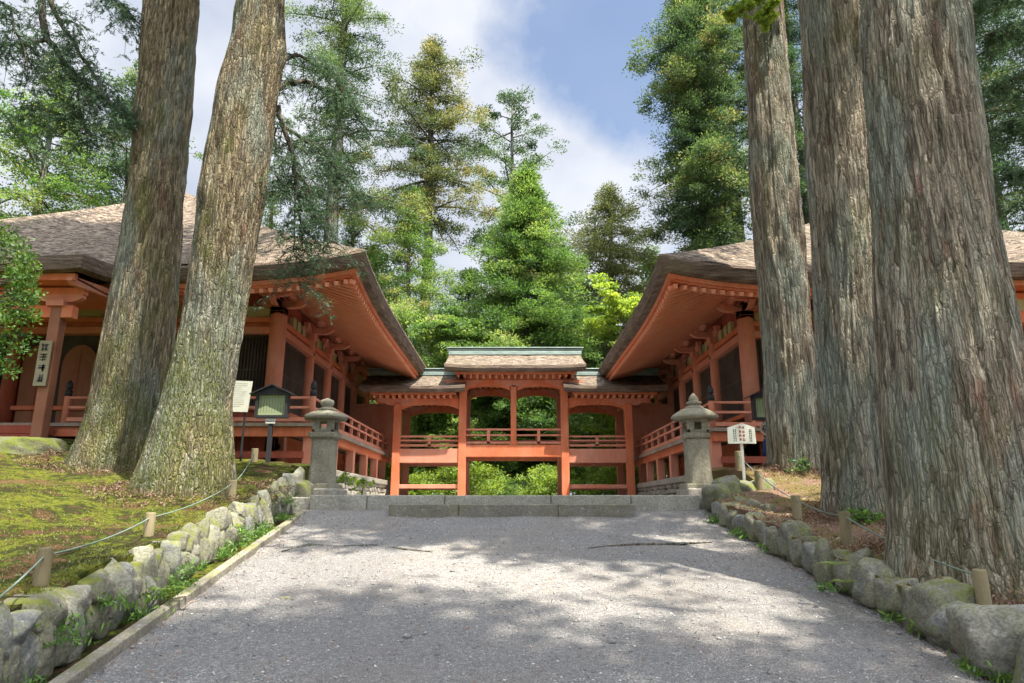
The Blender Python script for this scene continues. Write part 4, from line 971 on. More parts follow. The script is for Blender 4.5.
# ------------------------------------------------------------------ stone lanterns
def lantern(x, y, zb, H, lab, dome):
    e = empty('stone_lantern', (x, y, zb), lab, 'stone lantern', 'stone lanterns flanking the steps')
    s = H
    MB().box(x-.18*s, x+.18*s, y-.18*s, y+.18*s, zb-.1, zb+.035*s).build('base', LANT, e, bevel=.02)
    MB().lathe(x, y, [(.138*s, zb+.035*s), (.128*s, zb+.3*s), (.13*s, zb+.53*s)], 24, .9).build('shaft', LANT, e, bevel=.01)
    MB().lathe(x, y, [(.13*s, zb+.53*s), (.165*s, zb+.555*s), (.17*s, zb+.60*s), (.15*s, zb+.612*s)], 24, 0 if dome else .9).build('platform', LANT, e, bevel=.008)
    fb = MB(); r = .125*s; z0, z1 = zb+.612*s, zb+.76*s; t = .035*s
    for a in (-1, 1):
        for b in (-1, 1): fb.box(x + a*r - (t if a > 0 else 0), x + a*r + (t if a < 0 else 0), y + b*r - (t if b > 0 else 0), y + b*r + (t if b < 0 else 0), z0, z1)
    fb.box(x-r, x+r, y-r, y+r, z0, z0+.03*s); fb.box(x-r+.001, x+r-.001, y-r+.001, y+r-.001, z1-.03*s, z1)
    fb.box(x-r+t, x-r+t+.05*s, y-r+.003, y-r+t*.8, z0+.028*s, z1-.028*s); fb.box(x+r-t-.05*s, x+r-t, y-r+.003, y-r+t*.8, z0+.028*s, z1-.028*s)
    fb.box(x-.02*s, x+r-t, y+r-.02*s, y+r-.004, z0+.028*s, z1-.028*s)
    fb.build('fire_box', LANT, e, bevel=.006)
    if dome: prof = [(.12*s, zb+.758*s), (.255*s, zb+.765*s), (.272*s, zb+.785*s), (.262*s, zb+.81*s), (.205*s, zb+.85*s), (.14*s, zb+.885*s), (.06*s, zb+.9*s)]; n, sq = 28, 0
    else: prof = [(.12*s, zb+.758*s), (.27*s, zb+.765*s), (.285*s, zb+.785*s), (.275*s, zb+.80*s), (.16*s, zb+.85*s), (.08*s, zb+.875*s)]; n, sq = 6, 0
    MB().lathe(x, y, prof, n, sq, .3).build('cap', LANT, e, smooth=dome, bevel=.008)
    z = zb+.875*s
    if dome: pf = [(.10*s, z), (.115*s, z+.02*s), (.09*s, z+.045*s), (.055*s, z+.05*s), (.085*s, z+.07*s), (.09*s, z+.09*s), (.05*s, z+.11*s), (.06*s, z+.13*s), (.04*s, z+.16*s), (.01*s, z+.2*s)]
    else: pf = [(.10*s, z-.01*s), (.10*s, z+.015*s), (.06*s, z+.03*s), (.055*s, z+.04*s), (.075*s, z+.06*s), (.082*s, z+.09*s), (.07*s, z+.115*s), (.035*s, z+.13*s), (.01*s, z+.14*s)]
    MB().lathe(x, y, pf, 18).build('finial', LANT, e, smooth=True)
lz = ZZ(487, 12.)
lantern(XX(325, 440, 12.), 12., lz, 1.52, 'stone lantern with a hexagonal cap left of the steps', False)
lantern(XX(696, 440, 12.), 12., lz, 1.52, 'stone lantern with a round domed cap right of the steps', True)
for sx, lb in ((-1, 'flat paving slab under the left stone lantern'), (1, 'flat paving slab under the right stone lantern')):
    tag(MB().box(sx*2.95, sx*3.75, 11.62, 12.5, .0, lz-.03).build('paving_slab', BASE, bevel=.03), lb, 'slab')

# ------------------------------------------------------------------ rocks
def rock_mesh(c, sz, seed, rotz=0., n=5, planes=16):
    rg = np.random.default_rng(seed)
    import bmesh
    bm = bmesh.new(); bmesh.ops.create_icosphere(bm, subdivisions=4, radius=1.); V = np.array([v.co[:] for v in bm.verts]); F = np.array([[v.index for v in f.verts] for f in bm.faces]); bm.free()
    Nn = unit(rg.normal(size=(planes, 3))); d = .74 + .24*rg.random(planes)
    Nn = np.concatenate([Nn, [(0,0,1),(0,0,-1),(1,0,0),(-1,0,0),(0,-1,0),(0,1,0)]]); d = np.concatenate([d, [.74,.78,.80,.80,.76,.76]])
    Nn[-6:] = unit(Nn[-6:] + rg.normal(size=(6,3))*.2)
    dots = V @ Nn.T; rr = np.where(dots > .05, d/np.maximum(dots, .05), 9.)
    k = 42.; r = -np.log(np.exp(-k*rr).sum(1))/k
    r = r + nz(V[:,0]*2+seed, V[:,1]*2+V[:,2]*1.7, 1.)*.07 + nz(V[:,0]*6+seed, V[:,1]*6+V[:,2]*5, 1.)*.05 + nz(V[:,0]*15+seed, V[:,1]*15+V[:,2]*13, 1.)*.025
    V = V*r[:, None]*np.array(sz)*1.3; ca, sa = math.cos(rotz), math.sin(rotz)
    V = np.stack([V[:,0]*ca - V[:,1]*sa, V[:,0]*sa + V[:,1]*ca, V[:,2]], -1) + np.array(c); return V, F
def rock(name, c, sz, seed, m, lab, cat='boulder', group=None, rotz=0.):
    V, F = rock_mesh((0,0,0), sz, seed, rotz); o = npmesh(name, V, F, m, smooth=True); o.location = c
    return tag(o, lab, cat, group)
def Dof(py, z0=-1.5, s=.14): 
    t = ZZ(py, 1.); return -z0/(s - t)*1. if s != t else 10
GR = 'boulders edging the right side of the path'
RR = [ # px left, right, top, bottom of the stone in the picture
 (985,1075,607,664,1,'pale flat faced boulder at the near end of the right edge, beside the rope post'),
 (900,988,596,648,0,'largest rugged grey boulder of the right edge, in front of the huge trunk'),
 (893,930,586,622,1,'narrow slanting boulder wedged between the largest boulder and the rounded pale one'),
 (853,900,568,610,1,'rounded pale boulder left of the largest one on the right edge'),
 (833,856,560,590,2,'small dark boulder with a fern beside it on the right edge'),
 (815,838,546,586,0,'tall narrow boulder below the middle rope post on the right edge'),
 (803,824,536,556,2,'low dark flat stone behind the tall narrow boulder'),
 (779,812,526,564,0,'squarish mossy boulder midway along the right edge'),
 (768,782,532,556,0,'small mossy block sticking out into the gravel on the right edge'),
 (771,803,516,534,1,'long flat topped boulder near the third rope post on the right edge'),
 (757,776,507,531,0,'leaning boulder before the slender trunk on the right edge'),
 (744,762,501,526,1,'pale upright boulder with weeds at its foot, far part of the right edge'),
 (729,748,500,522,0,'pointed grey boulder with weeds on its left, far part of the right edge'),
 (722,737,488,508,2,'small mossy boulder beside the green fern, far part of the right edge'),
 (711,725,482,503,0,'blocky stone one behind the end stone of the right edge'),
 (699,713,471,496,1,'upright squared end stone of the right edge nearest the lantern')]
for i, (a, b, t, bo, mi, lab) in enumerate(RR):
    D = Dof(bo-1); p0 = S((a+b)/2, bo, D); wd = (b-a)/FPX*D/1.03; h = (bo-t)/FPX*D*1.04
    if i == 0: rock('boulder', (2.98, 4.22, pathz(4.2)+.13), (.36, .27, .2), 500, ROCK2, lab, group=GR, rotz=-.3); continue
    fw = min(.19, (b-a)*.32*D/FPX); Ly = max(.2, min(.85, ((b-a) - fw*2*FPX/D)/(FPX*abs(p0[0])/D**2)))
    rock('boulder', (p0[0]+fw*.75, D+Ly*.5, p0[2]+h*.44+.07*Ly), (fw*1.0, Ly*.54, h*.50), 500+i, (ROCK1, ROCK2, ROCK3)[mi], lab, group=GR, rotz=.1)
GL = 'stones of the low wall on the left side of the path'
LR = [(-40,14,618,668,2,'dark stone cut by the left edge of the view'),
 (0,34,640,690,0,'mossy stone in the lower left corner'),
 (12,42,618,650,0,'small dark stone between the two pale ones near the left corner'),
 (34,72,602,650,1,'pale cracked stone second from the left corner'),
 (50,84,628,668,1,'slanting pale stone low against the kerb near the left corner'),
 (80,134,567,617,1,'largest pale block of the left wall'),
 (126,158,549,588,1,'pale flaking stone right of the largest block'),
 (148,184,541,586,2,'bluish dark stone with white spots next to the flaking stone'),
 (134,155,582,608,0,'small white specked stone low beside the largest block'),
 (168,190,532,556,0,'flat stone on top of the bluish stone'),
 (182,202,526,560,0,'mossy upright stone after the bluish one'),
 (196,212,520,552,0,'thin mossy stone half hidden by weeds'),
 (208,232,509,531,1,'rounded pale boulder on the wall crest near the second rope post'),
 (212,238,530,556,2,'dark wet stone under the rounded pale boulder'),
 (231,248,503,522,1,'rounded stone beside the pale crest boulder'),
 (238,256,518,542,0,'mossy stone low in the middle of the left wall'),
 (249,263,496,522,0,'upright mossy stone at the far half of the left wall'),
 (258,272,490,516,2,'dark mossy stone at the far half of the left wall'),
 (268,281,484,510,0,'green stone before the far end of the left wall'),
 (277,290,479,506,0,'tall mossy stone near the far end of the left wall'),
 (286,298,474,502,2,'dark stone next to last at the far end of the left wall'),
 (294,306,470,497,1,'pale end stone of the left wall nearest the lantern')]
def DofL(px, py):
    # where the ray meets the wall face just behind the kerb
    best = None
    for D in np.arange(2.6, 11, .02):
        x, _, z = S(px, py, D)
        if x < kerbx(D) - .30: best = D
    t = [D for D in np.arange(2.4, 11, .02) if S(px, py, D)[0] < kerbx(D) - .30]
    return t[0] if t else 9.
for i, (a, b, t, bo, mi, lab) in enumerate(LR):
    mxp, myp = (a+b)/2, (t+bo)/2; D = DofL(mxp, myp); p0 = S(mxp, myp, D); wd = (b-a)/FPX*D/1.03; h = (bo-t)/FPX*D*1.02
    fw = min(.17, (b-a)*.36*D/FPX); Ly = max(.2, min(.7, ((b-a) - fw*2*FPX/D)/(FPX*abs(p0[0])/D**2)))
    rock('wall_stone', (p0[0]-.03, D+.02, p0[2]), (fw*1.1, Ly*.62, h*.47), 600+i, (ROCK1, ROCK2, ROCK3)[mi], lab, 'stone', GL, .12)
tag(rock('boulder', (2.90, 3.78, pathz(3.7)+.13), (.26, .24, .23), 499, ROCK1, 'x'), 'boulder just outside the lower right corner of the view', 'boulder')
rnd = random.Random(12)
for i in range(16):
    y = 4.6 + 5.0*i/16; rock('boulder', (2.80, y, pathz(y)+.12), (.11, .17, .13+.04*rnd.random()), 760+i, ROCK1 if i % 3 else ROCK3, 'small mossy filler stone behind the edging boulders on the right', 'boulder', 'filler stones behind the right edging boulders', rnd.random()*.4)
for i, (x, y, h) in enumerate([(2.84,9.72,.20),(3.08,9.95,.22),(3.36,10.0,.17),(3.62,10.05,.20),(3.74,10.4,.22),(3.72,10.8,.20),(3.74,11.2,.2),(-3.22,10.55,.18),(-3.5,10.62,.2),(-3.72,10.85,.2),(-3.72,11.25,.2)]):
    rock('boulder', (x, y, (.06 if abs(x) > 3. else -.02)+.12), (.17, .20, h), 820+i, ROCK1, 'mossy stone holding the end of the bank beside a lantern', 'boulder', 'mossy stones round the ends of the banks', i*.7)
y = 3.15
while y < 9.6:
    x = float(kerbx(y)) - .37; rock('wall_stone', (x, y, pathz(y)+.27+(.05 if y < 5.2 else 0)), (.09+.04*rnd.random()+(.03 if y < 5.2 else 0), .14+.05*rnd.random(), .09+.04*rnd.random()), int(y*977) % 4000, (ROCK1, ROCK3, ROCK1, ROCK2)[int(y*10) % 4], 'mossy filler stone along the crest of the left wall', 'stone', 'filler stones along the crest of the left wall', rnd.random()*.5)
    y += rnd.uniform(.24, .36)
# nearer / gap stones along both walls, out of frame or low
rnd = random.Random(9)
for i in range(40):
    y = 3.4 + 6.5*i/40; x = kerbx(y) - .36; z = pathz(y) + .06
    rock('wall_stone', (x+.02, y, z+.09), (.10, .14, .15+.05*rnd.random()), 700+i, ROCK1 if i % 3 else ROCK3, 'small mossy filler stone at the foot of the left wall', 'stone', 'filler stones at the foot of the left wall', rnd.random()*3)
tag(rock('loose_stone', (*S(287, 599, Dof(600))[:2], pathz(Dof(600))+.01), (.035,.03,.02), 801, ROCK2, 'x'), 'small white stone lying alone on the gravel, left of the middle', 'stone')
tag(rock('boulder', S(24, 452, 11.2), (.55,.5,.24), 802, m_stone('moss_boulder', (.09,.09,.06), (.2,.19,.14), 1.0, .0, .4, .6, (.10,.12,.025)), 'x'), 'low moss covered boulder on the bank at the left edge', 'boulder')
# concrete blocks near left lantern
tag(MB().box(-3.62,-3.38,10.9,11.2,.0,.50).build('stone_block', STEP, bevel=.02), 'square cut stone block behind the far end of the left wall', 'stone block')
for i, (x0, y0, x1, y1, yy) in enumerate([(275,553,395,549,0),(430,552,330,556,0)]): pass
r = MB(); pts = [(XX(px, py, Dof(py)), Dof(py), pathz(Dof(py))+.012) for px, py in [(282,553),(310,547),(335,549),(372,548),(400,551),(432,553)]]
r.tube(pts, [.012,.03,.022,.028,.02,.006], 7); tag(r.build('tree_root', BARK_S, smooth=True, fix=False), 'thin brown root surfacing across the gravel on the left half of the path', 'root')
r = MB(); pts = [(XX(px, py, Dof(py)), Dof(py), pathz(Dof(py))+.008) for px, py in [(588,549),(625,546),(670,545),(712,543)]]
r.tube(pts, [.006,.018,.02,.006], 7); tag(r.build('tree_root', BARK_S, smooth=True, fix=False), 'thin brown root surfacing across the gravel on the right half of the path', 'root')

# needles and moss gathered round the foot of each cedar
P = []
for (x, y, r, fz) in ((-6.4, 11, .85, bankL), (-4.15, 9, .85, bankL), (4.77, 11.5, .52, bankR), (4.1, 8.2, .5, bankR), (3.5, 5.4, .82, bankR)):
    a = rng.random(2600)*6.283; q = r + .45*rng.random(2600)**2.2; px_, py_ = x + q*np.cos(a), y + q*np.sin(a)
    kk = (np.abs(px_) > 2.85) & ((px_ < 0) | (py_ > 4.45)); px_, py_, q = px_[kk], py_[kk], q[kk]; P.append(np.stack([px_, py_, fz(px_, py_) + .01 + .10*np.exp(-(q-r)/.08)*rng.random(len(q))], -1))
P = np.concatenate(P)
tag(leaves_mesh('leaf_litter', P, .04, .014, LF_LITTER, rng, dirbias=None, tint=rng.random(len(P))*.6), 'brown needles and bark flakes heaped round the feet of the giant cedars', 'leaf litter', kind='stuff')
P2 = P[rng.random(len(P)) < .5] + np.array([0, 0, .008])
tag(leaves_mesh('moss_tufts', P2, .03, .008, LF_MOSS, rng, dirbias=np.array([0,0,1.2])), 'tufts of moss round the feet of the giant cedars', 'moss', kind='stuff')
# ------------------------------------------------------------------ rope fence
POSTW = m_paint('peeled_log', (.17,.135,.075), (.30,.25,.15), .6, .9)
ROPE = m_paint('pale_green_rope', (.11,.155,.125), (.17,.22,.18), .2)
def rope_fence(pts, labs, grp, zf, ropelab):
    tops = []
    for i, ((px, py, D, h, r), lab) in enumerate(zip(pts, labs)):
        x = XX(px, py, D); z = float(zf(x, D))
        o = MB().lathe(x, D, [(r*1.02, z-.15), (r, z+.02), (r*.97, z+h-.01), (r*.9, z+h)], 16).build('rope_post', POSTW, smooth=False)
        tag(o, lab, 'post', grp); tops.append(Vector((x, D, z+h-.045)))
    mb = MB(); P = []
    for i in range(len(tops)-1):
        a, b = tops[i], tops[i+1]
        for j in range(10):
            t = j/10; p = a.lerp(b, t); p.z -= .10*(b-a).length/2.5*4*t*(1-t)*.5; p.y -= 0; P.append(p)
    P.append(tops[-1])
    # pass the rope in front of the posts
    P = [p + Vector((0, -.0, 0)) for p in P]
    mb.tube(P, .006, 7)
    tag(mb.build('rope', ROPE, smooth=True, fix=False), ropelab, 'rope')
rope_fence([(-60,660,3.0,.27,.045),(38.5,598,4.3,.215,.043),(148,537,6.15,.19,.044),(232,489,8.55,.24,.055),(254,461,11.9,.22,.06)],
  ['short log post just outside the left edge of the view', 'nearest short log post of the left rope fence, on golden moss', 'second short log post of the left rope fence, above the stone wall', 'short log post against the right side of the knotted cedar', 'far short log post beside the notice box'],
  'short posts of the left rope fence', bankL, 'pale green rope sagging between the short posts on the left bank')
rope_fence([(985,608,4.55,.24,.042),(847,538,6.5,.30,.05),(797,512,8.1,.27,.055),(760,492,9.9,.27,.06),(740,470,11.6,.30,.07)],
  ['nearest short log post of the right rope fence, against the huge trunk', 'second short log post of the right rope fence, between the huge and grey trunks', 'third short log post of the right rope fence, below the slender trunk', 'fourth short log post of the right rope fence, dark with moss', 'farthest short log post of the right rope fence, under the pentagon sign'],
  'short posts of the right rope fence', bankR, 'pale green rope sagging between the short posts on the right bank')

# ------------------------------------------------------------------ signs
def strokes(mb, x, y, z, w_, h_, n, seed, t=.006):
    """a brushed character as a handful of bars in a w x h cell"""
    rg = random.Random(seed)
    for i in range(n):
        if rg.random() < .55:
            q = z + h_*(rg.random()-.5)*.85; a = rg.uniform(.3, .5)*w_; mb.box(x-a, x+a, y-.002, y, q-t/2, q+t/2)
        else:
            q = x + w_*(rg.random()-.5)*.7; a = rg.uniform(.25, .5)*h_; mb.box(q-t/2, q+t/2, y-.002, y, z-a, z+a)
def notice_box(px, D, lab, py_top, py_bot):
    x = XX(px, 400, D); zb = ZZ(py_bot, D); zt = ZZ(py_top+7, D); zp = ZZ(py_top, D); hw = .285
    zg = float((bankL if x < 0 else bankR)(x, D)) - .1
    e = empty('notice_board', (x, D, zg), lab, 'notice board', 'roofed notice boxes before the halls')
    b = MB(); t = .045
    b.box(x-hw, x-hw+t, D-.07, D+.07, zb, zt); b.box(x+hw-t, x+hw, D-.07, D+.07, zb, zt); b.box(x-hw+t, x+hw-t, D-.068, D+.07, zb, zb+t); b.box(x-hw+t, x+hw-t, D-.068, D+.07, zt-t*.8, zt)
    b.prism([(-hw,0),(hw,0),(0,zp-zt-.01)], (x, D-.06, zt), (1,0,0), (0,0,1), (0,.12,0)); b.build('frame', BLK, e)
    MB().box(x-hw+t, x+hw-t, D-.02, D+.06, zb+t, zt-t*.8).build('notice_sheet', GREEN, e)
    inner = MB()
    for i in range(9): inner.box(x+.2-.05*i, x+.205-.05*i, D-.0225, D-.0205, zb+t+.05, zt-t-.03)
    inner.build('notice_text', INKB, e)
    r = MB(); q = .10
    for s in (-1, 1): r.bar((x, D, zp+.012), (x+s*(hw+q), D, zt-.035), .24, .022, (0, 0, 1))
    r.build('roof', BLK, e)
    MB().box(x-.035, x+.035, D-.03, D+.03, zg, zb-.001).build('post', BLK, e)
    p = MB().box(x-.085, x+.085, D-.045, D-.032, zb-.10, zb-.015).build('number_plate', CREAM, e)
    c = MB(); 
    for i in range(4): strokes(c, x-.055+.036*i, D-.0455, zb-.058, .026, .04, 4, 60+i, .004)
    c.build('plate_text', INKB, p)
notice_box(273, 12.0, 'black roofed notice box with green sheet, left of the left lantern', 386, 418)
notice_box(767, 12.6, 'black roofed notice box with a green sheet half hidden by the slender trunk', 389, 420)
# pale board left
x, D = XX(239.5, 396, 12.4), 12.4; z0, z1 = ZZ(411.5, D), ZZ(380.5, D)
e = empty('information_board', (x, D, .7), 'plain pale board with fine lines of writing beside the knotted cedar', 'board')
e.rotation_euler = (0, 0, 0)
MB().prism([(-.20, z0), (.17, z0-.01), (.215, z1-.015), (-.165, z1)], (x, D, 0), (1,0,0), (0,0,1), (0,.02,0)).build('panel', CREAM, e)
c = MB(); rg = random.Random(2)
for i in range(12):
    zz = z1 - .06 - i*.038; c.box(x-.13, x+.0+rg.uniform(.02,.14), D-.002, D-.0005, zz, zz+.007)
c.build('writing', m_paint('faint_ink', (.38,.39,.33), (.42,.42,.36), .1), e)
p = MB(); p.box(x-.15, x-.12, D+.022, D+.05, .55, z1-.1); p.box(x+.10, x+.13, D+.022, D+.05, .55, z1-.1); p.build('leg', BLK, e)
# pentagon sign right
x, D = XX(741.5, 433, 11.0), 11.0; zb, zs, zp = ZZ(443.5, D), ZZ(427.5, D), ZZ(423, D)
e = empty('wooden_sign', (x, D, .4), 'white five sided sign with red and black vertical writing right of the right lantern', 'sign')
MB().prism([(-.225, zb), (.225, zb), (.22, zs), (0.02, zp), (-.22, zs)], (x, D, 0), (1,0,0), (0,0,1), (0,.025,0)).build('panel', CREAM, e)
MB().box(x-.02, x+.02, D+.026, D+.06, .2, zb+.1).build('post', CREAM, e)
c = MB()
for k, dx in enumerate((-.022, .032)):
    for i in range(4 if dx > 0 else 4): strokes(c, x+dx, D-.0006, zp-.075-.062*i, .042, .05, 6, 11+i+7*k, .007)
c.build('red_writing', INKR, e)
c = MB()
for dx in (-.125, -.095, .13, .155):
    for i in range(7): strokes(c, x+dx, D-.0006, zs-.035-.03*i, .02, .024, 4, 31+i, .004)
c.build('black_writing', INKB, e)
# hanging plaque on the left porch pillar
x, D = -8.36, 11.93; z0, z1 = ZZ(386, D), ZZ(341, D)
e = empty('hanging_plaque', (x-.12, D, z0), 'long narrow plaque with large black characters on the left hall porch pillar', 'plaque')
MB().box(x-.14, x+.085, D-.03, D-.003, z0, z1).build('panel', m_paint('old_plaque', (.22,.19,.11), (.30,.26,.17), .4), e)
c = MB()
for i in range(4): strokes(c, x-.03, D-.031, z1-.12-.19*i, .14, .15, 8, 90+i, .018)
c.build('characters', INKB, e)

# green panel glimpsed behind the huge trunk
tag(MB().box(9.2, 11.4, 12.45, 12.55, 1.7, 2.55).build('sign_panel', m_paint('grey_green_board', (.20,.25,.19), (.25,.30,.23), .2)), 'plain grey green board peeking out behind the huge right trunk', 'board')

# ------------------------------------------------------------------ person half hidden by the slender trunk
def person():
    D = 13.0; x = XX(769, 440, D); zg = ZZ(467, D); H = 1.02
    me = bpy.data.meshes.new('person'); s = H
    J = {'pel':(0,0,.53),'spi':(0,.01,.66),'che':(0,0,.76),'nec':(0,0,.84),'hd':(0,-.01,.90),'top':(0,0,.97),
         'lh':(-.055,0,.50),'lk':(-.06,-.01,.28),'la':(-.06,.01,.04),'lt':(-.065,-.07,.02),
         'rh':(.055,0,.50),'rk':(.06,-.01,.28),'ra':(.06,.01,.04),'rt':(.065,-.07,.02),
         'ls':(-.10,0,.79),'le':(-.135,-.0,.66),'lw':(-.10,-.10,.58),'lha':(-.07,-.15,.585),
         'rs':(.10,0,.79),'re':(.135,0,.66),'rw':(.10,-.10,.58),'rha':(.07,-.15,.585)}
    Rr = {'pel':.075,'spi':.07,'che':.085,'nec':.03,'hd':.058,'top':.045,'lh':.052,'lk':.034,'la':.022,'lt':.02,'rh':.052,'rk':.034,'ra':.022,'rt':.02,
          'ls':.03,'le':.022,'lw':.016,'lha':.018,'rs':.03,'re':.022,'rw':.016,'rha':.018}
    names = list(J); E = [('pel','spi'),('spi','che'),('che','nec'),('nec','hd'),('hd','top'),('pel','lh'),('lh','lk'),('lk','la'),('la','lt'),('pel','rh'),('rh','rk'),('rk','ra'),('ra','rt'),
         ('che','ls'),('ls','le'),('le','lw'),('lw','lha'),('che','rs'),('rs','re'),('re','rw'),('rw','rha')]
    me.from_pydata([tuple(c*s for c in J[k]) for k in names], [(names.index(a), names.index(b)) for a, b in E], [])
    o = bpy.data.objects.new('person', me); COL.objects.link(o); o.location = (x, D, zg)
    sk = o.modifiers.new('skin', 'SKIN'); 
    for i, k in enumerate(names): me.skin_vertices[0].data[i].radius = (Rr[k]*s, Rr[k]*s)
    me.skin_vertices[0].data[0].use_root = True
    o.modifiers.new('sub', 'SUBSURF').levels = 2; o.modifiers['sub'].render_levels = 2
    skin = MT('skin', .6); skin.b.inputs['Base Color'].default_value = (.55,.35,.25,1); me.materials.append(skin.m)
    tag(o, 'person in a checked top and blue skirt half hidden behind the slender trunk', 'person')
    def cloth(name, prof, m, x0=0, sy=.8):
        mb = MB().lathe(0, 0, [(r*s, z*s) for r, z in prof], 20)
        mb.v = [(a, b*sy, c) for a, b, c in mb.v]; c = mb.build(name, m, None, smooth=True); c.parent = o; return c
    t1 = MT('checked_cloth', .9); t1.col(t1.ramp(t1.vor(60), [(.3, (.05,.05,.07)), (.6, (.6,.6,.6))], 'CONSTANT'))
    cloth('shirt', [(.10,.50),(.098,.6),(.10,.72),(.115,.78),(.075,.825),(.035,.84)], t1.m)
    t2 = MT('blue_cloth', .9); t2.b.inputs['Base Color'].default_value = (.03,.05,.16,1)
    cloth('skirt', [(.145,.2),(.13,.35),(.10,.5),(.09,.54)], t2.m)
    hr = MT('hair', .5); hr.b.inputs['Base Color'].default_value = (.012,.01,.01,1)
    cloth('hair', [(.064,.86),(.075,.91),(.07,.96),(.045,.99),(.01,1.0)], hr.m, sy=1.)
    # face
    for nm, p, r, m in (('eye', (-.022,-.066,.915), .007, hr.m), ('eye', (.022,-.066,.915), .007, hr.m), ('nose', (0,-.07,.898), .009, skin.m)):
        c = MB().lathe(p[0]*s, p[1]*s, [(r*.3*s, (p[2]-.008)*s), (r*s, p[2]*s), (r*.3*s, (p[2]+.008)*s)], 8).build(nm, m, None, smooth=True); c.parent = o
person()

# ------------------------------------------------------------------ near foliage
def spray_branch(mb, rg, pts_list, C, O, rnd, sub=7, slen=.8, droop=.5, cl=.0):
    """adds hanging twigs along a limb; returns needle clump points"""
    for pts in pts_list:
        for i in range(len(pts)-1):
            for k in range(sub):
                f = rnd.random(); p = Vector(pts[i]).lerp(Vector(pts[i+1]), f)
                a = rnd.random()*6.28; Lq = slen*rnd.uniform(.4, 1.2)
                q = []
                for j in range(5):
                    t = j/4; q.append((p.x + math.cos(a)*Lq*t*.7, p.y + math.sin(a)*Lq*t*.7, p.z + .1*Lq*t - droop*Lq*t*t))
                mb.tube(q, [.010, .008, .006, .004, .003], 4, False)
                for j in range(1, 5):
                    for _ in range(3):
                        b = Vector(q[j]); v = Vector((rnd.gauss(0,1), rnd.gauss(0,1), rnd.gauss(0,.6)-droop*.9)).normalized()*rnd.uniform(.12, .38)*slen
                        C.append((b, v))
def needle_sprays(name, C, m, parent, rg, l=.055, wd=.011, per=16, tb=.35):
    A = np.array([c[0][:] for c in C]); B = np.array([c[1][:] for c in C]); k = len(A); idx = np.repeat(np.arange(k), per)
    t = rg.random((len(idx), 1)); P = A[idx] + B[idx]*t + rg.normal(size=(len(idx), 3))*.012
    D = unit(B)[idx]*1.0 + rg.normal(size=(len(idx), 3))*.55
    n = len(P); D = unit(D); U = unit(np.cross(D, rg.normal(size=(n, 3))))
    V, F = quads(P, D, U, l*(.6+.8*rg.random(n)), wd*(.7+.6*rg.random(n)))
    tt = (rg.random(k)*.4)[idx] + tb - .2 + .15*rg.normal(size=n)
    npmesh(name, V, F, m, parent, tint=np.clip(tt, 0, 1))
def near_branch(lab, base, limbs, seed, m=LF_NEAR, group=None, sub=8, slen=.8, per=16, l=.06, wd=.012, tb=.35, name='cedar_branch', bark=BARK_S, droop=.6):
    rnd = random.Random(seed); rg = np.random.default_rng(seed); e = empty(name, base, lab, 'branch', group); mb = MB(); C = []; Ls = []
    for Lm, r0 in limbs:
        P = [Vector(p) for p in Lm]; Q = []
        for i in range(len(P)-1):
            for j in range(5): Q.append(P[i].lerp(P[i+1], j/5) + Vector((rnd.gauss(0,.02), rnd.gauss(0,.02), rnd.gauss(0,.02))))
        Q.append(P[-1]); mb.tube(Q, [r0*(1-.8*i/len(Q)) for i in range(len(Q))], 7, False); Ls.append(Q[3:])
    spray_branch(mb, rg, Ls, C, None, rnd, sub, slen, droop)
    mb.build('limb', bark, e, smooth=True, fix=False); needle_sprays('needles', C, m, e, rg, l, wd, per, tb); return e
s = S
near_branch('dark drooping cedar branches at the top left corner', s(40,-60,10.5),
  [([s(30,-60,10), s(48,40,10.2), s(75,75,10.4), s(100,95,10.6), s(135,120,10.8)], .07),
   ([s(35,-30,10), s(60,20,10.2), s(85,62,10.3), s(110,100,10.4), s(128,128,10.5)], .05),
   ([s(48,40,10.2), s(20,45,10), s(-20,50,9.8)], .03), ([s(90,-30,10.6), s(120,5,10.7), s(145,30,10.8)], .04), ([s(-20,-20,9.5), s(10,10,9.5), s(30,70,9.6)], .03), ([s(75,75,10.4), s(80,110,10.3), s(88,150,10.4)], .02),
   ([s(100,95,10.6), s(60,120,10.3), s(25,100,10.2)], .02)],
  901, sub=3, slen=.85, l=.075, wd=.013, per=13)
near_branch('blue green drooping cedar branches right of the knotted trunk', s(280,110,9.2),
  [([s(276,105,9.2), s(284,125,9.3), s(295,170,9.5), s(300,210,9.6), s(303,250,9.7)], .05),
   ([s(276,90,9.2), s(305,80,9.6), s(345,100,10), s(375,140,10.3)], .045),
   ([s(276,60,9.2), s(300,55,9.5), s(330,70,9.8), s(355,110,10)], .035),
   ([s(282,125,9.3), s(320,150,9.8), s(350,185,10.2), s(368,205,10.4)], .03),
   ([s(295,170,9.5), s(320,215,9.8), s(332,255,10)], .022),
   ([s(297,180,9.5), s(292,240,9.6), s(300,290,9.8)], .02), ([s(278,130,9.3), s(278,170,9.4), s(284,200,9.4)], .015)],
  902, sub=3, slen=.75, l=.065, wd=.010, per=12)
near_branch('dark green cedar boughs hanging at the top right corner', s(1060,60,9),
  [([s(1085,10,9), s(1030,22,9.1), s(985,35,9.2)], .035), ([s(1090,60,9), s(1030,70,9.2), s(990,90,9.4)], .03),
   ([s(1090,130,9.2), s(1040,120,9.2), s(1000,125,9.4)], .03), ([s(1090,180,9.4), s(1045,170,9.4), s(1005,175,9.5)], .025), ([s(1060,-40,9), s(1010,-20,9.1), s(975,10,9.2)], .03)],
  903, sub=5, slen=.7, l=.065, wd=.012, per=15, tb=.45)
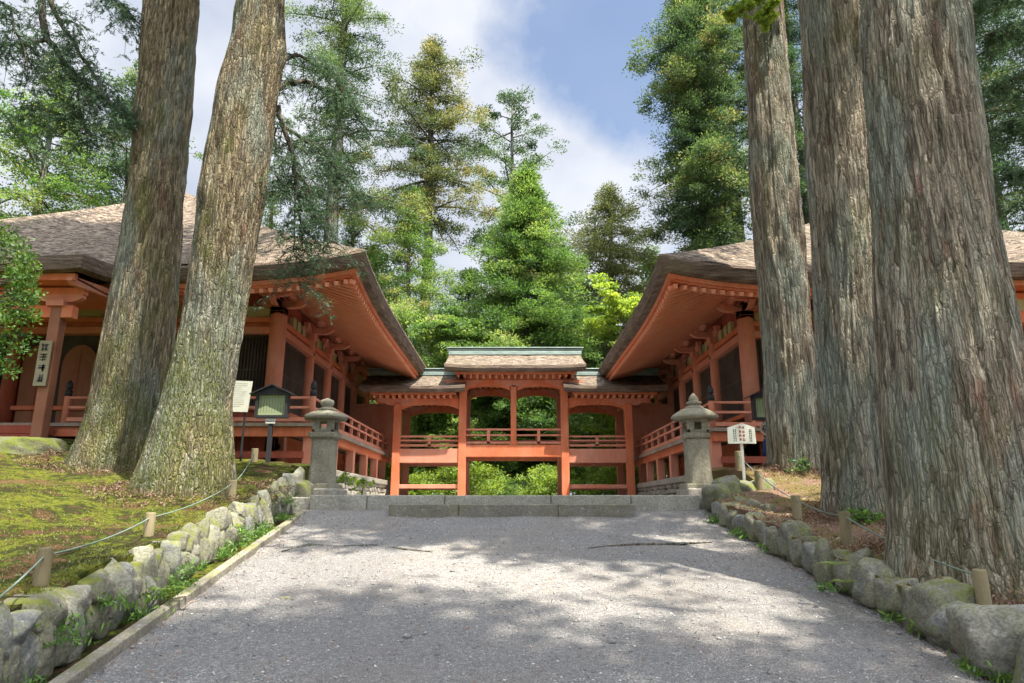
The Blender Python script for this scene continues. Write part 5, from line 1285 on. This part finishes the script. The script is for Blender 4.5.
# broadleaf tree at the left edge
def broad():
    D = 8.2; rnd = random.Random(5); rg = np.random.default_rng(55); b = S(-75, 470, D)
    e = empty('evergreen_oak', (b[0], D, float(bankL(b[0], D))), 'glossy leaved evergreen tree reaching in at the left edge', 'tree')
    mb = MB(); z0 = float(bankL(b[0], D))-.1; top = S(-70, 180, D)
    mb.tube([(b[0], D, z0), (b[0]+.05, D, z0+1.2), (b[0], D, 2.2), (top[0], D, top[2])], [.10, .08, .06, .02], 10)
    C = []
    for i in range(80):
        py = rnd.uniform(225, 372); lim = np.interp(py, [215,240,270,300,330,352,375], [14,30,40,42,40,32,12]); px = lim - 8 - abs(rnd.gauss(0, 45)); Dd = D + rnd.uniform(-.5, .5)
        if px < -150: continue
        q = S(px, py, Dd); C.append(q)
        if i % 2 == 0: p0 = (b[0]+.03, D, q[2]-.25); mb.tube([p0, ((p0[0]+q[0])/2, (D+Dd)/2, q[2]-.05), q], [.02, .013, .005], 5, False)
    mb.build('trunk', BARK_S, e, smooth=True, fix=False)
    C = np.array(C); clumps_mesh('crown', C, .17, 62, .062, .028, LF_GLOSS, rg, e, .8)
broad()
# small lime sprig at the top of the slender trunk
e = near_branch('lime green leafy sprig crossing the top of the slender trunk', s(755,-20,10.8),
  [([s(800,-35,10.8), s(770,-8,10.8), s(745,6,10.8), s(728,14,10.8)], .012), ([s(770,-8,10.8), s(768,10,10.7), s(764,22,10.7)], .008)], 905, m=LF_LIME, sub=3, slen=.28, l=.09, wd=.07, per=3, name='maple_branch', tb=.6, droop=.2)
for i, (px, py, D, lab) in enumerate([(803,470,10.9,'small leafy sapling at the foot of the slender trunk'), (345,484,12.9,'bright yellow green seedling beside the left lantern base'), (362,487,13.6,'bright yellow green seedling below the left hall veranda'), (862,525,7.6,'mossy sprout in front of the grey trunk')]):
    q = S(px, py, D); rg = np.random.default_rng(950+i); ee = empty('small_plant', q, lab, 'plant'); C = rg.normal(size=(14, 3))*np.array([.11,.08,.07]) + np.array(q) + np.array([0,0,.08])
    clumps_mesh('leaves', C, .07, 22, .05, .03, (LF_MID, LF_LIME, LF_LIME, LF_GRASS)[i], rg, ee, .6)
    MB().tube([(q[0], q[1], q[2]-.25), (q[0]+.02, q[1], q[2]+.1)], [.01,.004], 5).build('stem', BARK_S, ee, fix=False)

# fern tufts on the walls
def fern(px, py, D, lab, sd, sc=1.):
    q = Vector(S(px, py, D)); rnd = random.Random(sd); P = []; Dr = []
    e = empty('fern', q, lab, 'fern'); 
    for f in range(7):
        a = f*.9 + rnd.random()*.4; Lf = .2*sc*rnd.uniform(.7, 1.1)
        for j in range(14):
            t = (j+1)/14; c = q + Vector((math.cos(a)*Lf*t, math.sin(a)*Lf*t, .12*sc*t - .13*sc*t*t)); side = Vector((-math.sin(a), math.cos(a), 0))
            for sg in (-1, 1): P.append(c + side*sg*.018*sc*(1.2-t)); Dr.append(side*sg)
    P = np.array([p[:] for p in P]); Dr = np.array([d[:] for d in Dr]); U = unit(np.cross(Dr, np.array([0,0,1.])))
    V, F = quads(P, Dr, U, np.full(len(P), .042*sc), np.full(len(P), .014*sc)); npmesh('fronds', V, F, LF_LIME, e, tint=np.random.default_rng(sd).random(len(P))*.5)
fern(838, 566, 5.5, 'green fern frond on the right edge boulders', 1); fern(846, 583, 5.2, 'small low fern under the other fern on the right', 2, .7)
fern(278, 497, 8.9, 'green fern at the far part of the left wall', 3, 1.3); fern(167, 592, 5.3, 'bright fern in the ditch below the bluish stone', 4, 1.2)
fern(715, 493, 9.4, 'bright fern beside the end stone of the right edge', 5, 1.1)
